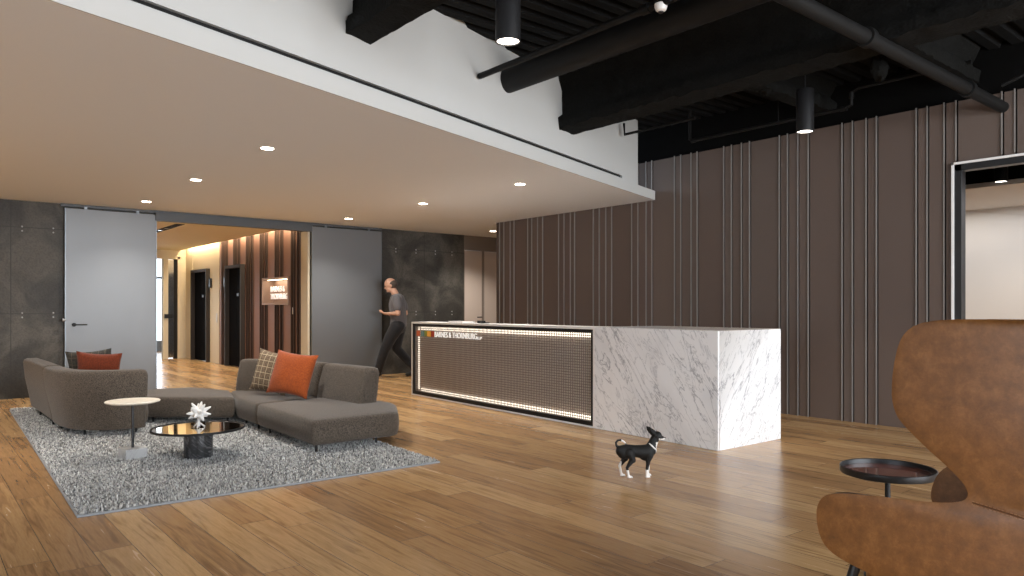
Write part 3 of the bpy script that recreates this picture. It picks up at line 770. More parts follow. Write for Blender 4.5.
# ------------------------------------------------------------------ reception desk
DX, DY, DR = 5.47, 3.776, math.radians(-1.774)
LEN, DEP, HT, SP = 5.297, .975, 1.05, 1.535
desk = thing('reception_desk', 'long reception desk with a white marble end block and a framed metal mesh front', 'reception desk', (DX, DY, 0))
def dk(name, mb, mat, **k): return obj(name, mb, mat, desk, world=False, **k)
# marble slabs: front, end, top (waterfall block)
mb = MB().box((0, 0, 0), (.03, SP, HT)); mb.box((.03, 0, 0), (DEP, .03, HT)); mb.box((.03, .03, HT-.03), (DEP, SP, HT)); mb.box((DEP-.03, .03, 0), (DEP, SP, HT-.03)); mb.box((.03, SP-.03, 0), (DEP-.03, SP, HT-.03))
dk('marble_block', mb, M['marble'], bevel=.002, seg=1)
fw = .024
mb = MB().box((0, SP, 0), (.34, SP+fw, HT)).box((0, LEN-fw, 0), (.34, LEN, HT)).box((0, SP+fw, HT-fw), (.34, LEN-fw, HT)).box((0, SP+fw, 0), (.34, LEN-fw, fw*.7))
dk('outer_frame', mb, M['frame'], smooth=False)
a0, a1, b0, b1 = SP+fw, LEN-fw, fw*.7, HT-fw; bw = .045
mb = MB().box((.004, a0, b0), (.09, a0+bw*.7, b1)).box((.004, a1-bw, b0), (.09, a1, b1)).box((.004, a0+bw*.7, b0), (.09, a1-bw, b0+bw)).box((.004, a0+bw*.7, b1-bw*.8), (.09, a1-bw, b1))
dk('inner_frame', mb, M['bmetal'], smooth=False)
c0, c1, e0, e1 = a0+bw*.7, a1-bw, b0+bw, b1-bw*.8
mb = MB(); n = int((c1-c0)/.0287)
for i in range(n+1):
    y = c0+(c1-c0)*i/n; mb.box((.028, y-.0034, e0), (.035, y+.0034, e1))
n = int((e1-e0)/.0287)
for i in range(n+1):
    z = e0+(e1-e0)*i/n; mb.box((.0275, c0, z-.0038), (.0345, c1, z+.0038))
dk('mesh_screen', mb, M['screen'], smooth=False, clean=False)
dk('back_panel', MB().box((.066, c0, e0), (.10, c1, e1)), M['screenback'], smooth=False)
mb = MB().box((.050, c0, e1-.05), (.066, c1-.12, e1-.008)); dk('light_strip', mb, M['led'], smooth=False)
mb = MB().box((.050, c0, e0+.006), (.066, c1-.12, e0+.045)); dk('light_strip', mb, M['led'], smooth=False)
mb = MB().box((.050, c1-.05, e0+.02), (.066, c1-.03, e1-.02)); dk('light_strip', mb, M['led'], smooth=False)
dk('work_surface', MB().box((.34, SP, .72), (DEP, LEN-.05, .75)), M['dooro'], bevel=.003)
dk('end_panel', MB().box((.34, LEN-.05, 0), (DEP, LEN-.02, .72)), M['dooro'], smooth=False)
ly = 5.297-.03
# logo squares and lettering in front of the mesh
def dpx(x):   # desk-front image column -> distance along the desk
    tt = (x-512)/732.; S_, C_ = math.sin(math.radians(39.667)), math.cos(math.radians(39.667))
    vx, vy = S_+tt*C_, C_-tt*S_; ux, uy = -math.sin(DR), math.cos(DR)
    # DX+u*ux = d*vx ; DY+u*uy = d*vy
    return (DY*vx-DX*vy)/(vy*ux-vx*uy)
sq = [(415.8, 418.6, 'lo'), (420, 422.6, 'lt'), (423.6, 426.0, 'lg'), (426.3, 429.8, 'ly'), (430.2, 432.6, 'lr')]
zt, zb = .928, .850
for xa, xb, c in sq:
    ya, yb_ = dpx(xb), dpx(xa)
    q = dk('logo_block', MB().box((.012, ya, zb), (.028, yb_, zt)), M[c], smooth=False)
ya, yb_ = dpx(475.5), dpx(433.5)
W = yb_-ya
tx = 'BARNES & THORNBURG'
R0 = Matrix(((0, 0, -1, .02), (-1, 0, 0, yb_), (0, 1, 0, zb), (0, 0, 0, 1)))
tm = text_mesh('lettering', tx, .108, M['letter'], R0, desk, 1.0, .003, bold=0)
ysz = [v.co.y for v in tm.data.vertices]; wid = max(ysz)-min(ysz)
tm.data.transform(Matrix.Translation((0, yb_, 0)) @ Matrix.Diagonal((1, W/wid, 1, 1)) @ Matrix.Translation((0, -max(ysz), 0)))
ya2, yb2 = dpx(480.3), dpx(476.0)
R0 = Matrix(((0, 0, -1, .02), (-1, 0, 0, yb2), (0, 1, 0, zb), (0, 0, 0, 1)))
tm = text_mesh('lettering', 'LLP', .05, M['letter'], R0, desk, 1.0, .003, bold=0)
ysz = [v.co.y for v in tm.data.vertices]; wid = max(ysz)-min(ysz)
tm.data.transform(Matrix.Translation((0, yb2, 0)) @ Matrix.Diagonal((1, (yb2-ya2)/wid, 1, 1)) @ Matrix.Translation((0, -max(ysz), 0)))
desk.rotation_euler = (0, 0, DR)
# small things on the desk
t = thing('desk_phone', 'small black phone lying on the reception desk counter near its far end', 'phone', (6.02, 7.35, .75+.296))
t.location = (5.80, 7.58, 1.051)
mb = MB().box((-.05, -.07, 0), (.05, .07, .012)); obj('phone_body', mb, M['bmetal'], t, world=False, bevel=.004)
obj('handset', MB().tube([(-.035, -.075, .022), (-.035, 0, .026), (-.035, .075, .022)], [.014, .009, .014], 10), M['bmetal'], t, world=False)
t = thing('paper_tray', 'low white tray on the reception desk counter, left of the small phone', 'tray', (5.75, 8.0, 1.051))
obj('tray_base', MB().box((-.10, -.16, 0), (.10, .16, .006)), M['frame'], t, world=False, smooth=False)
obj('tray_rim', MB().box((-.10, -.16, .006), (-.094, .16, .022)).box((.094, -.16, .006), (.10, .16, .022)).box((-.094, .154, .006), (.094, .16, .022)), M['frame'], t, world=False, smooth=False)

# ------------------------------------------------------------------ rug
rug = thing('shag_rug', 'grey and white shag rug under the sectional sofa', 'rug', (2.05, 7.8, 0))
RX0, RX1, RY0, RY1 = .86, 3.40, 4.96, 10.72
obj('rug_base', MB().box((RX0, RY0, 0), (RX1, RY1, .014)), M['rugbase'], rug, bevel=.004)
rs = np.random.RandomState(3); N = 190000
P = np.stack([rs.uniform(RX0+.012, RX1-.012, N), rs.uniform(RY0+.012, RY1-.012, N)], 1)
# denser near the camera where single tufts can be read
ang = rs.uniform(0, 2*np.pi, N); lean = rs.uniform(.2, 1.0, N)*.022; hgt = rs.uniform(.010, .026, N); wd = rs.uniform(.0020, .0044, N)*(1+.08*(P[:, 1]-5))
dx, dy = np.cos(ang), np.sin(ang)
V = np.zeros((N, 5, 3), np.float32)
z0 = .012
for k, (sd, f, hz) in enumerate(((-1, 0, 0), (1, 0, 0), (1, .45, .7), (-1, .45, .7), (0, 1.0, 1.0))):
    ww = wd*(1.0 if k < 2 else 1.15)
    V[:, k, 0] = P[:, 0]+dx*lean*f - dy*ww*sd; V[:, k, 1] = P[:, 1]+dy*lean*f + dx*ww*sd; V[:, k, 2] = z0+hgt*hz
V[:, :, 0] = np.clip(V[:, :, 0], RX0-.012, RX1+.012); V[:, :, 1] = np.clip(V[:, :, 1], RY0-.006, RY1+.012)
V -= np.array([2.05, 7.8, 0], np.float32)
me = bpy.data.meshes.new('pile'); me.vertices.add(N*5); me.vertices.foreach_set('co', V.reshape(-1))
b = (np.arange(N)*5)[:, None]
idx = np.concatenate([b+np.array([[0, 1, 2, 3]]), b+np.array([[3, 2, 4]])], 1).astype(np.int32)
me.loops.add(N*7); me.loops.foreach_set('vertex_index', idx.reshape(-1))
st = np.stack([np.arange(N)*7, np.arange(N)*7+4], 1).astype(np.int32)
me.polygons.add(N*2); me.polygons.foreach_set('loop_start', st.reshape(-1)); 
me.update(calc_edges=True); me.validate()
me.materials.append(M['pile'])
pl = bpy.data.objects.new('pile', me); C.objects.link(pl); pl.parent = rug; pl['kind'] = 'stuff'
rug.rotation_euler = (0, 0, math.radians(-1.9)); rug.location = (2.07, 7.80, 0)

# ------------------------------------------------------------------ sofa
def inset_poly(poly, d):
    """move every edge of a polygon inwards by d (outwards when negative)"""
    n = len(poly); A = sum(poly[i-1][0]*poly[i][1]-poly[i][0]*poly[i-1][1] for i in range(n)); sg = 1 if A > 0 else -1
    lines = []
    for i in range(n):
        a = Vector(poly[i]); b_ = Vector(poly[(i+1) % n]); t_ = (b_-a).normalized(); nr = Vector((-t_.y, t_.x))*sg
        lines.append((a+nr*d, t_))
    out = []
    for i in range(n):
        (p, u), (q, v) = lines[i-1], lines[i]
        den = u.x*v.y-u.y*v.x
        s_ = ((q.x-p.x)*v.y-(q.y-p.y)*v.x)/den
        out.append(tuple(p+u*s_))
    return out
def seat_block(name, poly, z0, z1, root, rad=.06, bv=.045, mat='sofa'):
    rl = [max(.05, q) for q in (rad if isinstance(rad, (list, tuple)) else [rad]*len(poly))]
    mb = MB(); vs = []; fs = []
    levels = [(z0, .03), (z0+.010, .010), (z0+.04, 0.0), ((z0+z1)/2, -.005), (z1-.036, 0.0), (z1-.016, .006), (z1-.005, .017), (z1, .034), (z1+.004, .075), (z1+.006, .13)]
    n = 0
    for z, d_ in levels:
        p = roundpoly(inset_poly(poly, d_), [max(.012, q-d_*.9) for q in rl]); n = len(p)
        vs += [(q[0], q[1], z) for q in p]
    for j in range(len(levels)-1):
        for k in range(n): fs.append((j*n+k, j*n+(k+1) % n, (j+1)*n+(k+1) % n, (j+1)*n+k))
    fs.append(tuple(range(n))[::-1])
    top = vs[-n:]; vs.append((sum(q[0] for q in top)/n, sum(q[1] for q in top)/n, levels[-1][0]+.001)); o0 = (len(levels)-1)*n
    for k in range(n): fs.append((o0+k, o0+(k+1) % n, len(levels)*n))
    return obj(name, mb.add(vs, fs), M[mat], root, smooth=50)
def backrest(name, path, root, th=.20, z0=.085, z1=.655, lean=.07, sgn=1, taper=0):
    """path = inner (seat-side) foot line; back grows to the right-hand side when sgn=1"""
    path = chaikin(path, 3, False)
    r = .05
    sec = [(0, z0), (0, .30), (lean*.35, .45), (lean, z1-r), (lean+.012, z1-.018), (lean+.04, z1), (lean+th*.8-.04, z1), (lean+th*.8-.012, z1-.014), (lean+th*.8, z1-.045), (th*.93+lean*.4, .42), (th*.85, .16), (th*.8, z0)]
    sec = [(o_*sgn, z) for o_, z in sec]
    # rounded ends: scale the section down over the last few cm
    P = [Vector(p) for p in path]; P2 = []
    L0 = [0]
    for a, b_ in zip(P, P[1:]): L0.append(L0[-1]+(b_-a).length)
    tot = L0[-1]
    def at(s):
        for i in range(len(P)-1):
            if s <= L0[i+1]+1e-9: return P[i]+(P[i+1]-P[i])*((s-L0[i])/max(1e-9, L0[i+1]-L0[i]))
        return P[-1]
    rr = .045
    ss = [0, rr*.06, rr*.29, rr*.62, rr]+[rr+(tot-2*rr)*k/14 for k in range(1, 14)]+[tot-rr, tot-rr*.62, tot-rr*.29, tot-rr*.06, tot]
    mb = MB(); n = len(sec); vs = []; fs = []
    mo = sum(s_[0] for s_ in sec)/n; mz = (z0+z1)/2
    for s_ in ss:
        p = at(s_); a = at(max(0, s_-.02)); b_ = at(min(tot, s_+.02)); t_ = (b_-a).normalized(); nr = Vector((t_.y, -t_.x))
        e = min(s_, tot-s_); k = 0 if e >= rr else rr-math.sqrt(max(0, rr*rr-(rr-e)**2))
        for o_, z in sec:
            o2 = o_+(k if o_ < mo else -k)*.9; z2 = z-(k if z > mz else 0)
            q = p+nr*o2; vs.append((q.x, q.y, z2))
    m_ = len(ss)
    for i in range(m_-1):
        for k in range(n): fs.append((i*n+k, i*n+(k+1) % n, (i+1)*n+(k+1) % n, (i+1)*n+k))
    fs += [tuple(range(n))[::-1], tuple(range((m_-1)*n, m_*n))]
    return obj(name, mb.add(vs, fs), M['sofa'], root, smooth=55)
def legs(pts, root, zt=.10):
    for x, y in pts: obj('leg', MB().tube([(x, y, .018), (x, y, zt+.02)], .011, 10), M['bmetal'], root)
G = 'sectional sofa modules'
# A: chaise at the right end
A = thing('sofa_module', 'taupe sofa chaise module with a low open end, nearest the reception desk', 'sofa', (3.1, 6.5, 0), G)
seat_block('seat', [(2.64, 5.80), (3.47, 5.80), (3.80, 6.40), (3.66, 7.36), (2.68, 7.20)], .085, .30, A, [.05, .10, .2, .05, .03])
backrest('backrest', [(3.44, 6.50), (3.42, 6.85), (3.36, 7.33)], A, th=.22, sgn=1, z0=.28)
legs([(2.70, 5.87), (3.28, 5.88), (3.60, 6.5), (2.74, 7.0), (3.55, 7.2)], A)
# B: curved module holding the orange cushion
B = thing('sofa_module', 'curved taupe sofa module with the bright orange cushion on it', 'sofa', (3.05, 7.9, 0), G)
seat_block('seat', [(2.685, 7.215), (3.60, 7.385), (3.35, 8.25), (3.06, 8.66), (2.87, 8.52), (2.70, 7.80)], .085, .30, B, [.03, .1, .1, .1, .05, .08])
backrest('backrest', [(3.375, 7.37), (3.31, 7.62), (3.22, 7.92), (3.10, 8.22), (2.91, 8.52)], B, th=.22, sgn=1, z0=.28)
legs([(2.76, 7.35), (3.5, 7.5), (2.78, 7.75), (3.1, 8.5)], B)
# C: backless wedge between the two halves
Cc = thing('sofa_module', 'backless taupe wedge seat module in the middle of the sectional sofa', 'sofa', (2.4, 8.6, 0), G)
seat_block('seat', [(2.685, 7.82), (2.885, 8.56), (2.66, 9.20), (1.96, 9.30), (1.95, 8.48)], .085, .305, Cc, [.04, .08, .12, .08, .03])
legs([(2.65, 7.95), (2.05, 8.5), (2.75, 8.55), (2.1, 9.2), (2.6, 9.1)], Cc)
# D: curved module whose back is turned to the camera
D_ = thing('sofa_module', 'big curved taupe sofa module with its tall back turned to the round white side table', 'sofa', (1.6, 8.5, 0), G)
seat_block('seat', [(1.40, 8.84), (1.42, 8.35), (1.62, 8.08), (1.90, 8.05), (1.93, 9.33), (1.45, 9.35)], .085, .30, D_, .05)
pathD = [(1.36, 8.82), (1.36, 8.45), (1.42, 8.13), (1.60, 7.98), (1.81, 7.99)]
backrest('backrest', pathD[::-1], D_, th=.24, sgn=-1, lean=.09)
legs([(1.24, 8.72), (1.338, 8.09), (1.76, 7.95), (1.85, 9.2)], D_)
# E: far-left module
E_ = thing('sofa_module', 'far left taupe sofa module beside the dark concrete wall', 'sofa', (1.6, 9.6, 0), G)
seat_block('seat', [(1.42, 9.40), (1.95, 9.40), (2.1, 10.30), (1.42, 10.35)], .085, .30, E_, .05)
backrest('backrest', [(1.33, 10.42), (1.35, 9.7), (1.355, 8.90)], E_, th=.22, sgn=1, lean=.08)
legs([(1.19, 9.85), (1.2, 9.0), (1.95, 10.2)], E_)

def cushion(name, label, w, h, th, mat, loc, rot, group=None):
    t = thing(name, label, 'cushion', loc, group); mb = MB(); n = 18; vs = []; fs = []
    for sd in (1, -1):
        for i in range(n+1):
            for j in range(n+1):
                u = -1+2*i/n; v = -1+2*j/n
                pin = 1-.10*(1-abs(u)**2)*(abs(v)**6)-.0; pin2 = 1-.10*(1-abs(v)**2)*(abs(u)**6)
                x = u*w/2*pin2; z = v*h/2*pin
                d = th/2*((1-abs(u)**2.6)*(1-abs(v)**2.6))**.55
                d *= 1+.10*noise.noise(Vector((u*2.2+loc[0], v*2.2, sd)))
                vs.append((x, sd*d, z))
    o_ = (n+1)**2
    for i in range(n):
        for j in range(n):
            a = i*(n+1)+j; fs.append((a, a+1, a+n+2, a+n+1)); fs.append((o_+a, o_+a+n+1, o_+a+n+2, o_+a+1))
    mb.add(vs, fs)
    c = obj('cover', mb, M[mat], t, world=False, smooth=80)
    pts = [(-w/2, 0, -h/2), (0, 0, -h/2*.9), (w/2, 0, -h/2), (w/2*.9, 0, 0), (w/2, 0, h/2), (0, 0, h/2*.9), (-w/2, 0, h/2), (-w/2*.9, 0, 0), (-w/2, 0, -h/2)]
    t.rotation_euler = rot
    return t
R = math.radians
cushion('throw_cushion', 'bright orange velvet cushion standing on the right half of the sofa', .50, .47, .17, 'velvet', (3.10, 7.32, .565), (R(-18), R(6), R(-58)))
cushion('throw_cushion', 'beige plaid cushion leaning behind the bright orange one', .46, .46, .15, 'plaid', (3.08, 7.80, .555), (R(-14), R(8), R(-58)))
cushion('throw_cushion', 'rust orange cushion peeking over the curved sofa back at left', .42, .48, .15, 'rust', (1.53, 8.50, .565), (R(10), R(4), R(-20)))
cushion('throw_cushion', 'dark plaid cushion tucked behind the rust orange one at left', .44, .50, .15, 'plaid2', (1.52, 8.82, .565), (R(10), R(-4), R(-24)))

# ------------------------------------------------------------------ tables
t = thing('side_table', 'small round white-topped side table with a stone block base on the rug', 'side table', (1.436, 6.60, 0))
cx, cy = 1.436, 6.60
obj('tabletop', MB().lathe([(0, -.012), (.175, -.012), (.202, -.003), (.206, .004), (.20, .009), (0, .009)], (cx, cy, .484), 56), M['travertine'], t, smooth=30)
obj('pole', MB().tube([(cx, cy, .10), (cx, cy, .475)], .0105, 14), M['dmetal'], t)
obj('stone_base', MB().box((cx-.085, cy-.085, .022), (cx+.085, cy+.085, .108), rz=R(8)), M['wmarble'], t, bevel=.006)
cx, cy = 1.86, 6.29
t = thing('coffee_table', 'low round glass coffee table on a black marble drum', 'coffee table', (cx, cy, 0))
obj('marble_drum', MB().lathe([(0, .020), (.108, .020), (.112, .024), (.112, .236), (.108, .24), (0, .24)], (cx, cy, 0), 56), M['bmarble'], t)
obj('rim', MB().lathe([(.344, .252), (.358, .252), (.361, .255), (.361, .269), (.359, .271), (.353, .271), (.350, .266), (.344, .264)], (cx, cy, 0), 72, True), M['bmetal'], t)
rimo = bpy.context.scene.objects.get('rim')
obj('glass_top', MB().lathe([(0, .254), (.346, .254), (.346, .264), (0, .264)], (cx, cy, 0), 72), M['smokeglass'], t)
obj('top_plate', MB().lathe([(0, .2395), (.12, .2395), (.12, .254), (0, .254)], (cx, cy, 0), 32), M['bmetal'], t)
# spiky sculpture
sx, sy, sz = 1.865, 6.30, .385
t = thing('spiky_sculpture', 'white spiky starburst sculpture on the glass coffee table', 'sculpture', (sx, sy, .262))
core = MB(); core.ell((0, 0, 0), (.046, .046, .046), n=12)
rnd = random.Random(5); dirs = []
k = 19
for i in range(k):
    zz = 1-2*(i+.5)/k; rr_ = math.sqrt(1-zz*zz); a = i*2.39996+.4
    dirs.append(Vector((rr_*math.cos(a), rr_*math.sin(a), zz)))
for d in dirs:
    if d.z < -.8: continue
    l = .092+rnd.uniform(-.016, .016)
    core.tube([d*.02, d*.06, d*l], [.030, .017, .0055], 8)
core.v = [(x, y, z+.123) for x, y, z in core.v]
organic('starburst', core, [M['plaster']], t, .0035, 2)
st = MB().tube([(0, 0, .012), (0, 0, .09)], [.014, .010], 12); 
for a in (0, 2.1, 4.2): st.tube([(0, 0, .045), (.05*math.cos(a), .05*math.sin(a), .006)], [.009, .006], 8)
obj('stand', st, M['plaster'], t, world=False)
obj('plinth', MB().lathe([(0, 0), (.062, 0), (.062, .006), (0, .006)], n=6), M['glass'], t, world=False)
# right-hand table
cx, cy = 3.505, 1.500
t = thing('side_table', 'round dark metal tray side table beside the leather wing chair', 'side table', (cx, cy, 0))
obj('tray', MB().lathe([(0, .478), (.190, .478), (.200, .481), (.204, .487), (.204, .511), (.201, .513), (.198, .510), (.197, .490), (.192, .488), (0, .488)], (cx, cy, 0), 72), M['dmetal'], t)
traymat = pbr('oxblood_lacquer', (.22, .07, .05), .08, coat=.6)
obj('tray_inlay', MB().lathe([(0, .488), (.194, .488), (.194, .490), (0, .490)], (cx, cy, 0), 64), traymat, t)
obj('pole', MB().tube([(cx, cy, .01), (cx, cy, .478)], .012, 16), M['bmetal'], t)
obj('base_plate', MB().lathe([(0, 0), (.10, 0), (.10, .008), (.095, .011), (0, .011)], (cx, cy, 0), 48), M['bmetal'], t)

# ------------------------------------------------------------------ wing chair (faces +Y; near side panel lies in X = 2.3)
chair = thing('wing_chair', 'cognac leather wingback armchair with stitched seams in the right foreground', 'armchair', (2.735, .75, 0))
X0, X1, YBK, RC = 2.30, 3.20, .20, .17
edge = [(.62, 1.219, 1.200), (.757, 1.219, 1.195), (.829, 1.217, 1.185), (.892, 1.208, 1.17), (.929, 1.186, 1.14), (.951, 1.151, 1.10), (.963, 1.10, 1.05), (.971, 1.044, 1.00), (.974, .985, .95), (.968, .951, .915),
        (.955, .917, .885), (.928, .889, .86), (.879, .844, .82), (.829, .804, .785), (.792, .772, .76), (.771, .747, .74), (.764, .729, .725), (.768, .710, .712), (.799, .694, .70), (.873, .682, .688), (.966, .676, .67), (1.085, .666, .65),
        (1.162, .653, .63), (1.191, .637, .61), (1.210, .604, .58), (1.212, .561, .545), (1.203, .513, .50), (1.184, .478, .47), (1.155, .458, .45), (1.112, .443, .43), (1.065, .433, .415), (1.025, .424, .40), (.94, .40, .375), (.84, .375, .35), (.72, .35, .33), (.55, .32, .31)]
def upath(s, s_tot, side):
    """point on the U-shaped plan, s=0 at back centre"""
    hw = (X1-X0)/2; c = (X0+X1)/2
    l1 = hw-RC; l2 = RC*PI/2
    if s < l1: x, y, nx, ny = s, YBK, 0, -1
    elif s < l1+l2:
        a = (s-l1)/RC; x, y = l1+RC*math.sin(a), YBK+RC-RC*math.cos(a); nx, ny = math.sin(a), -math.cos(a)
    else: x, y = hw, YBK+RC+(s-l1-l2); nx, ny = 1, 0
    return Vector((c+side*x, y)), Vector((side*nx, ny))
hw = (X1-X0)/2; l12 = hw-RC+RC*PI/2
def shell(side):
    NT = 34; vs = []; fs = []
    for (ye, ze, zb_) in edge:
        if side > 0 and ze < .70 and ye > .85: ye -= max(0, (ze-.46))*.42
        stt = l12+(ye-YBK-RC)
        for j in range(NT+1):
            tt = j/NT; s_ = stt*tt; p, nr = upath(s_, stt, side)
            zz = zb_+(ze-zb_)*(tt**1.5)
            bul = 0.0
            # wings splay out a little, belly of the back pushed out
            bul += .018*math.sin(PI*min(1, tt))*(1 if ze > .72 else .6)
            p = p+nr*bul*(0 if tt > .999 else 1)
            vs.append((p.x, p.y, zz))
    n = NT+1
    for i in range(len(edge)-1):
        for j in range(NT): 
            f_ = (i*n+j, i*n+j+1, (i+1)*n+j+1, (i+1)*n+j)
            fs.append(f_ if side > 0 else f_[::-1])
    return vs, fs
mb = MB(); vs, fs = shell(1); mb.add(vs, fs); vs, fs = shell(-1); mb.add(vs, fs)
sh = obj('shell', mb, M['leather'], chair, smooth=80)
# merge centre seam
bm = bmesh.new(); bm.from_mesh(sh.data); bmesh.ops.remove_doubles(bm, verts=bm.verts, dist=.0008); bmesh.ops.recalc_face_normals(bm, faces=bm.faces)
cen = Vector((0, 0, .7))
tot = sum((f_.normal.dot(Vector((f_.calc_center_median().x, f_.calc_center_median().y-.2, 0))) for f_ in bm.faces))
if tot < 0: bmesh.ops.reverse_faces(bm, faces=bm.faces)
bm.to_mesh(sh.data); bm.free()
q = sh.modifiers.new('sub0', 'SUBSURF'); q.levels = q.render_levels = 1
q = sh.modifiers.new('sol', 'SOLIDIFY'); q.thickness = .062; q.offset = -1; q.use_even_offset = False
q = sh.modifiers.new('bev', 'BEVEL'); q.width = .024; q.segments = 4; q.limit_method = 'ANGLE'; q.angle_limit = R(50)
# welt seam round the shell edge and the waist seam
def edgept(ye, ze, inset): return (X0-.002, ye-inset, ze)
seam = MB()
w1 = [(X0-.0035, .764-.01, .706), (X0-.010, .70, .700), (X0-.0155, .62, .690), (X0-.018, .55, .682), (X0-.018, .45, .676), (X0-.012, .38, .672)]
for k in range(len(w1)-1):
    a, b_ = Vector(w1[k]), Vector(w1[k+1]); L_ = (b_-a).length; n = max(1, int(L_/.010))
    for dz in (.0045, -.0045):
        for i in range(n): 
            p = a+(b_-a)*(i/n); q_ = a+(b_-a)*((i+.62)/n); seam.tube([(p.x-.001, p.y, p.z+dz), (q_.x-.001, q_.y, q_.z+dz)], .0011, 5)
obj('stitching', seam, M['stitch'], chair, smooth=80)
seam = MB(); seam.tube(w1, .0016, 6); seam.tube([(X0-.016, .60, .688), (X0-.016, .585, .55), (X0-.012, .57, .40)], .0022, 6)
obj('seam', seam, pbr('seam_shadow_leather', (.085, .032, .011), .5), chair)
for side, xx in ((-1, X0+.03), (1, X1-.03)):
    top = MB()
    for i in range(44):
        y = .42+i*.010
        if y < .73: top.tube([(xx, y, 1.2185), (xx, y+.006, 1.2185)], .0011, 5)
    obj('stitching', top, M['stitch'], chair)
seat = seat_block('seat_cushion', [(X0+.08, YBK+.09), (X1-.08, YBK+.09), (X1-.08, 1.10), (X0+.08, 1.10)], .33, .44, chair, .06, mat='leather')
bk = backrest('back_cushion', [(X1-.10, YBK+.22), (X0+.10, YBK+.22)], chair, th=.13, z0=.44, z1=1.12, lean=.03, sgn=-1); bk.data.materials.clear(); bk.data.materials.append(M['leather'])
for (ax, ay, bx, by) in ((3.07, 1.03, 3.10, 1.13), (2.44, .42, 2.39, .30), (3.03, .42, 3.08, .30)):
    obj('leg', MB().tube([(bx, by, 0), (ax+(bx-ax)*.1, ay+(by-ay)*.1, .345)], [.012, .0165], 16), M['dmetal'], chair)
obj('leg_frame', MB().box((2.39, .36, .318), (3.08, 1.06, .332)), M['dmetal'], chair, bevel=.004)
# near front leg tops out higher, under the arm tip
obj('leg', MB().tube([(2.33, 1.22, .0), (2.375, 1.10, .475)], .0165, 16), M['dmetal'], chair)

# ------------------------------------------------------------------ dog
def Fd(px): return px
dog = thing('dog', 'small black and white short-haired dog standing on the oak floor before the desk', 'dog', (4.145, 3.588, 0))
d = MB()
# trunk: deep chest, tucked belly
d.limb([(-.095, 0, .195), (-.055, 0, .200), (0, 0, .195), (.055, 0, .188), (.105, 0, .190), (.128, 0, .200)], [.042, .045, .043, .049, .052, .042], 18)
d.ell((.09, 0, .165), (.055, .040, .045)); d.ell((-.08, 0, .185), (.045, .045, .050))
d.limb([(.122, 0, .205), (.140, 0, .245), (.158, 0, .285)], [.045, .035, .031], 16)          # neck
d.ell((.172, 0, .303), (.038, .034, .036)); d.limb([(.190, 0, .294), (.212, 0, .287), (.222, 0, .285)], [.024, .0165, .0125], 12)    # head, muzzle
d.ell((.192, 0, .31), (.016, .02, .014))
for s_ in (-1, 1):
    # big upright ears, swept back
    d.tube([(.150, s_*.020, .312), (.134, s_*.034, .336), (.120, s_*.040, .352), (.106, s_*.044, .368)], [.016, .021, .017, .003], 10)
    # fore legs
    fx = .012*s_
    d.limb([(.112, s_*.030, .165), (.104+fx*.4, s_*.032, .125), (.104+fx, s_*.032, .075), (.100+fx, s_*.032, .022)], [.027, .018, .0115, .010], 10)
    d.limb([(.100+fx, s_*.032, .012), (.118+fx, s_*.032, .009)], [.0125, .009], 8)
    for q in (-.006, 0, .006): d.ell((.122+fx, s_*.032+q, .007), (.006, .0045, .006), n=5)
    # hind legs: knee forward, hock back
    hx = -.045 if s_ < 0 else -.085
    d.limb([(hx+.005, s_*.028, .185), (hx+.028, s_*.033, .135), (hx-.014, s_*.033, .078), (hx-.002, s_*.033, .020)], [.040, .025, .0115, .0095], 10)
    d.limb([(hx, s_*.033, .012), (hx+.018, s_*.033, .009)], [.0125, .009], 8)
    for q in (-.006, 0, .006): d.ell((hx+.023, s_*.033+q, .007), (.006, .0045, .006), n=5)
# curled tail
tl = [(-.112, 0, .215), (-.130, .002, .236), (-.134, .005, .256), (-.120, .008, .272), (-.097, .010, .274), (-.074, .010, .264), (-.058, .008, .248)]
d.limb(tl, [.012, .0095, .009, .0085, .008, .007, .004], 10)
def dogc(c):
    x, y, z = c
    if z < .062: return 1
    if z < .115 and x < .05 and abs(y) < .034 and (-.12 < x < -.088): return 1     # pale inner hind leg
    if z < .10 and x > .06 and abs(y) < .030: return 1
    if x > .194 and z < .287: return 1
    if -.092 < x < -.03 and z > .2495: return 1        # white tail tip
    if .118 < x < .19 and z > .235 and (x-.165) > (z-.300)*-.3+.012 and z < .288: return 1     # throat
    if x > .158 and z < .262 and x < .2: return 1
    return 0
organic('body', d, [M['dogb'], M['dogw']], dog, .0035, 3, dogc)
for s_ in (-1, 1): obj('eye', MB().ell((.196, s_*.022, .305), (.006, .005, .006), n=6), M['eye'], dog, world=False)
obj('nose', MB().ell((.2345, 0, .288), (.006, .006, .005), n=6), M['eye'], dog, world=False)
co = []
for k in range(25):
    a = 2*PI*k/24; co.append((.137-.036*math.cos(a)*.75, .042*math.sin(a), .226+.026*math.cos(a)))
obj('collar', MB().tube([(c[0], c[1], c[2]) for c in co], .005, 8, cap=False), M['plaster'], dog, world=False)
obj('tag', MB().box((.157, -.012, .178), (.163, .004, .200)), M['red'], bpy.data.objects['collar'], world=False, bevel=.002)
dog.rotation_euler = (0, 0, math.atan2(-.638, .7698)+R(4))

# ------------------------------------------------------------------ walking man
man = thing('person', 'man in a grey t-shirt and black trousers walking left, looking down at his hands', 'person', (0, 0, 0))
b = MB()
z_h = 1.665
HD = Euler((0, R(18), 0)).to_matrix()
def hp(x, y, z): v = HD @ Vector((x, y, z)); return (v.x+.115, v.y, v.z+1.655)
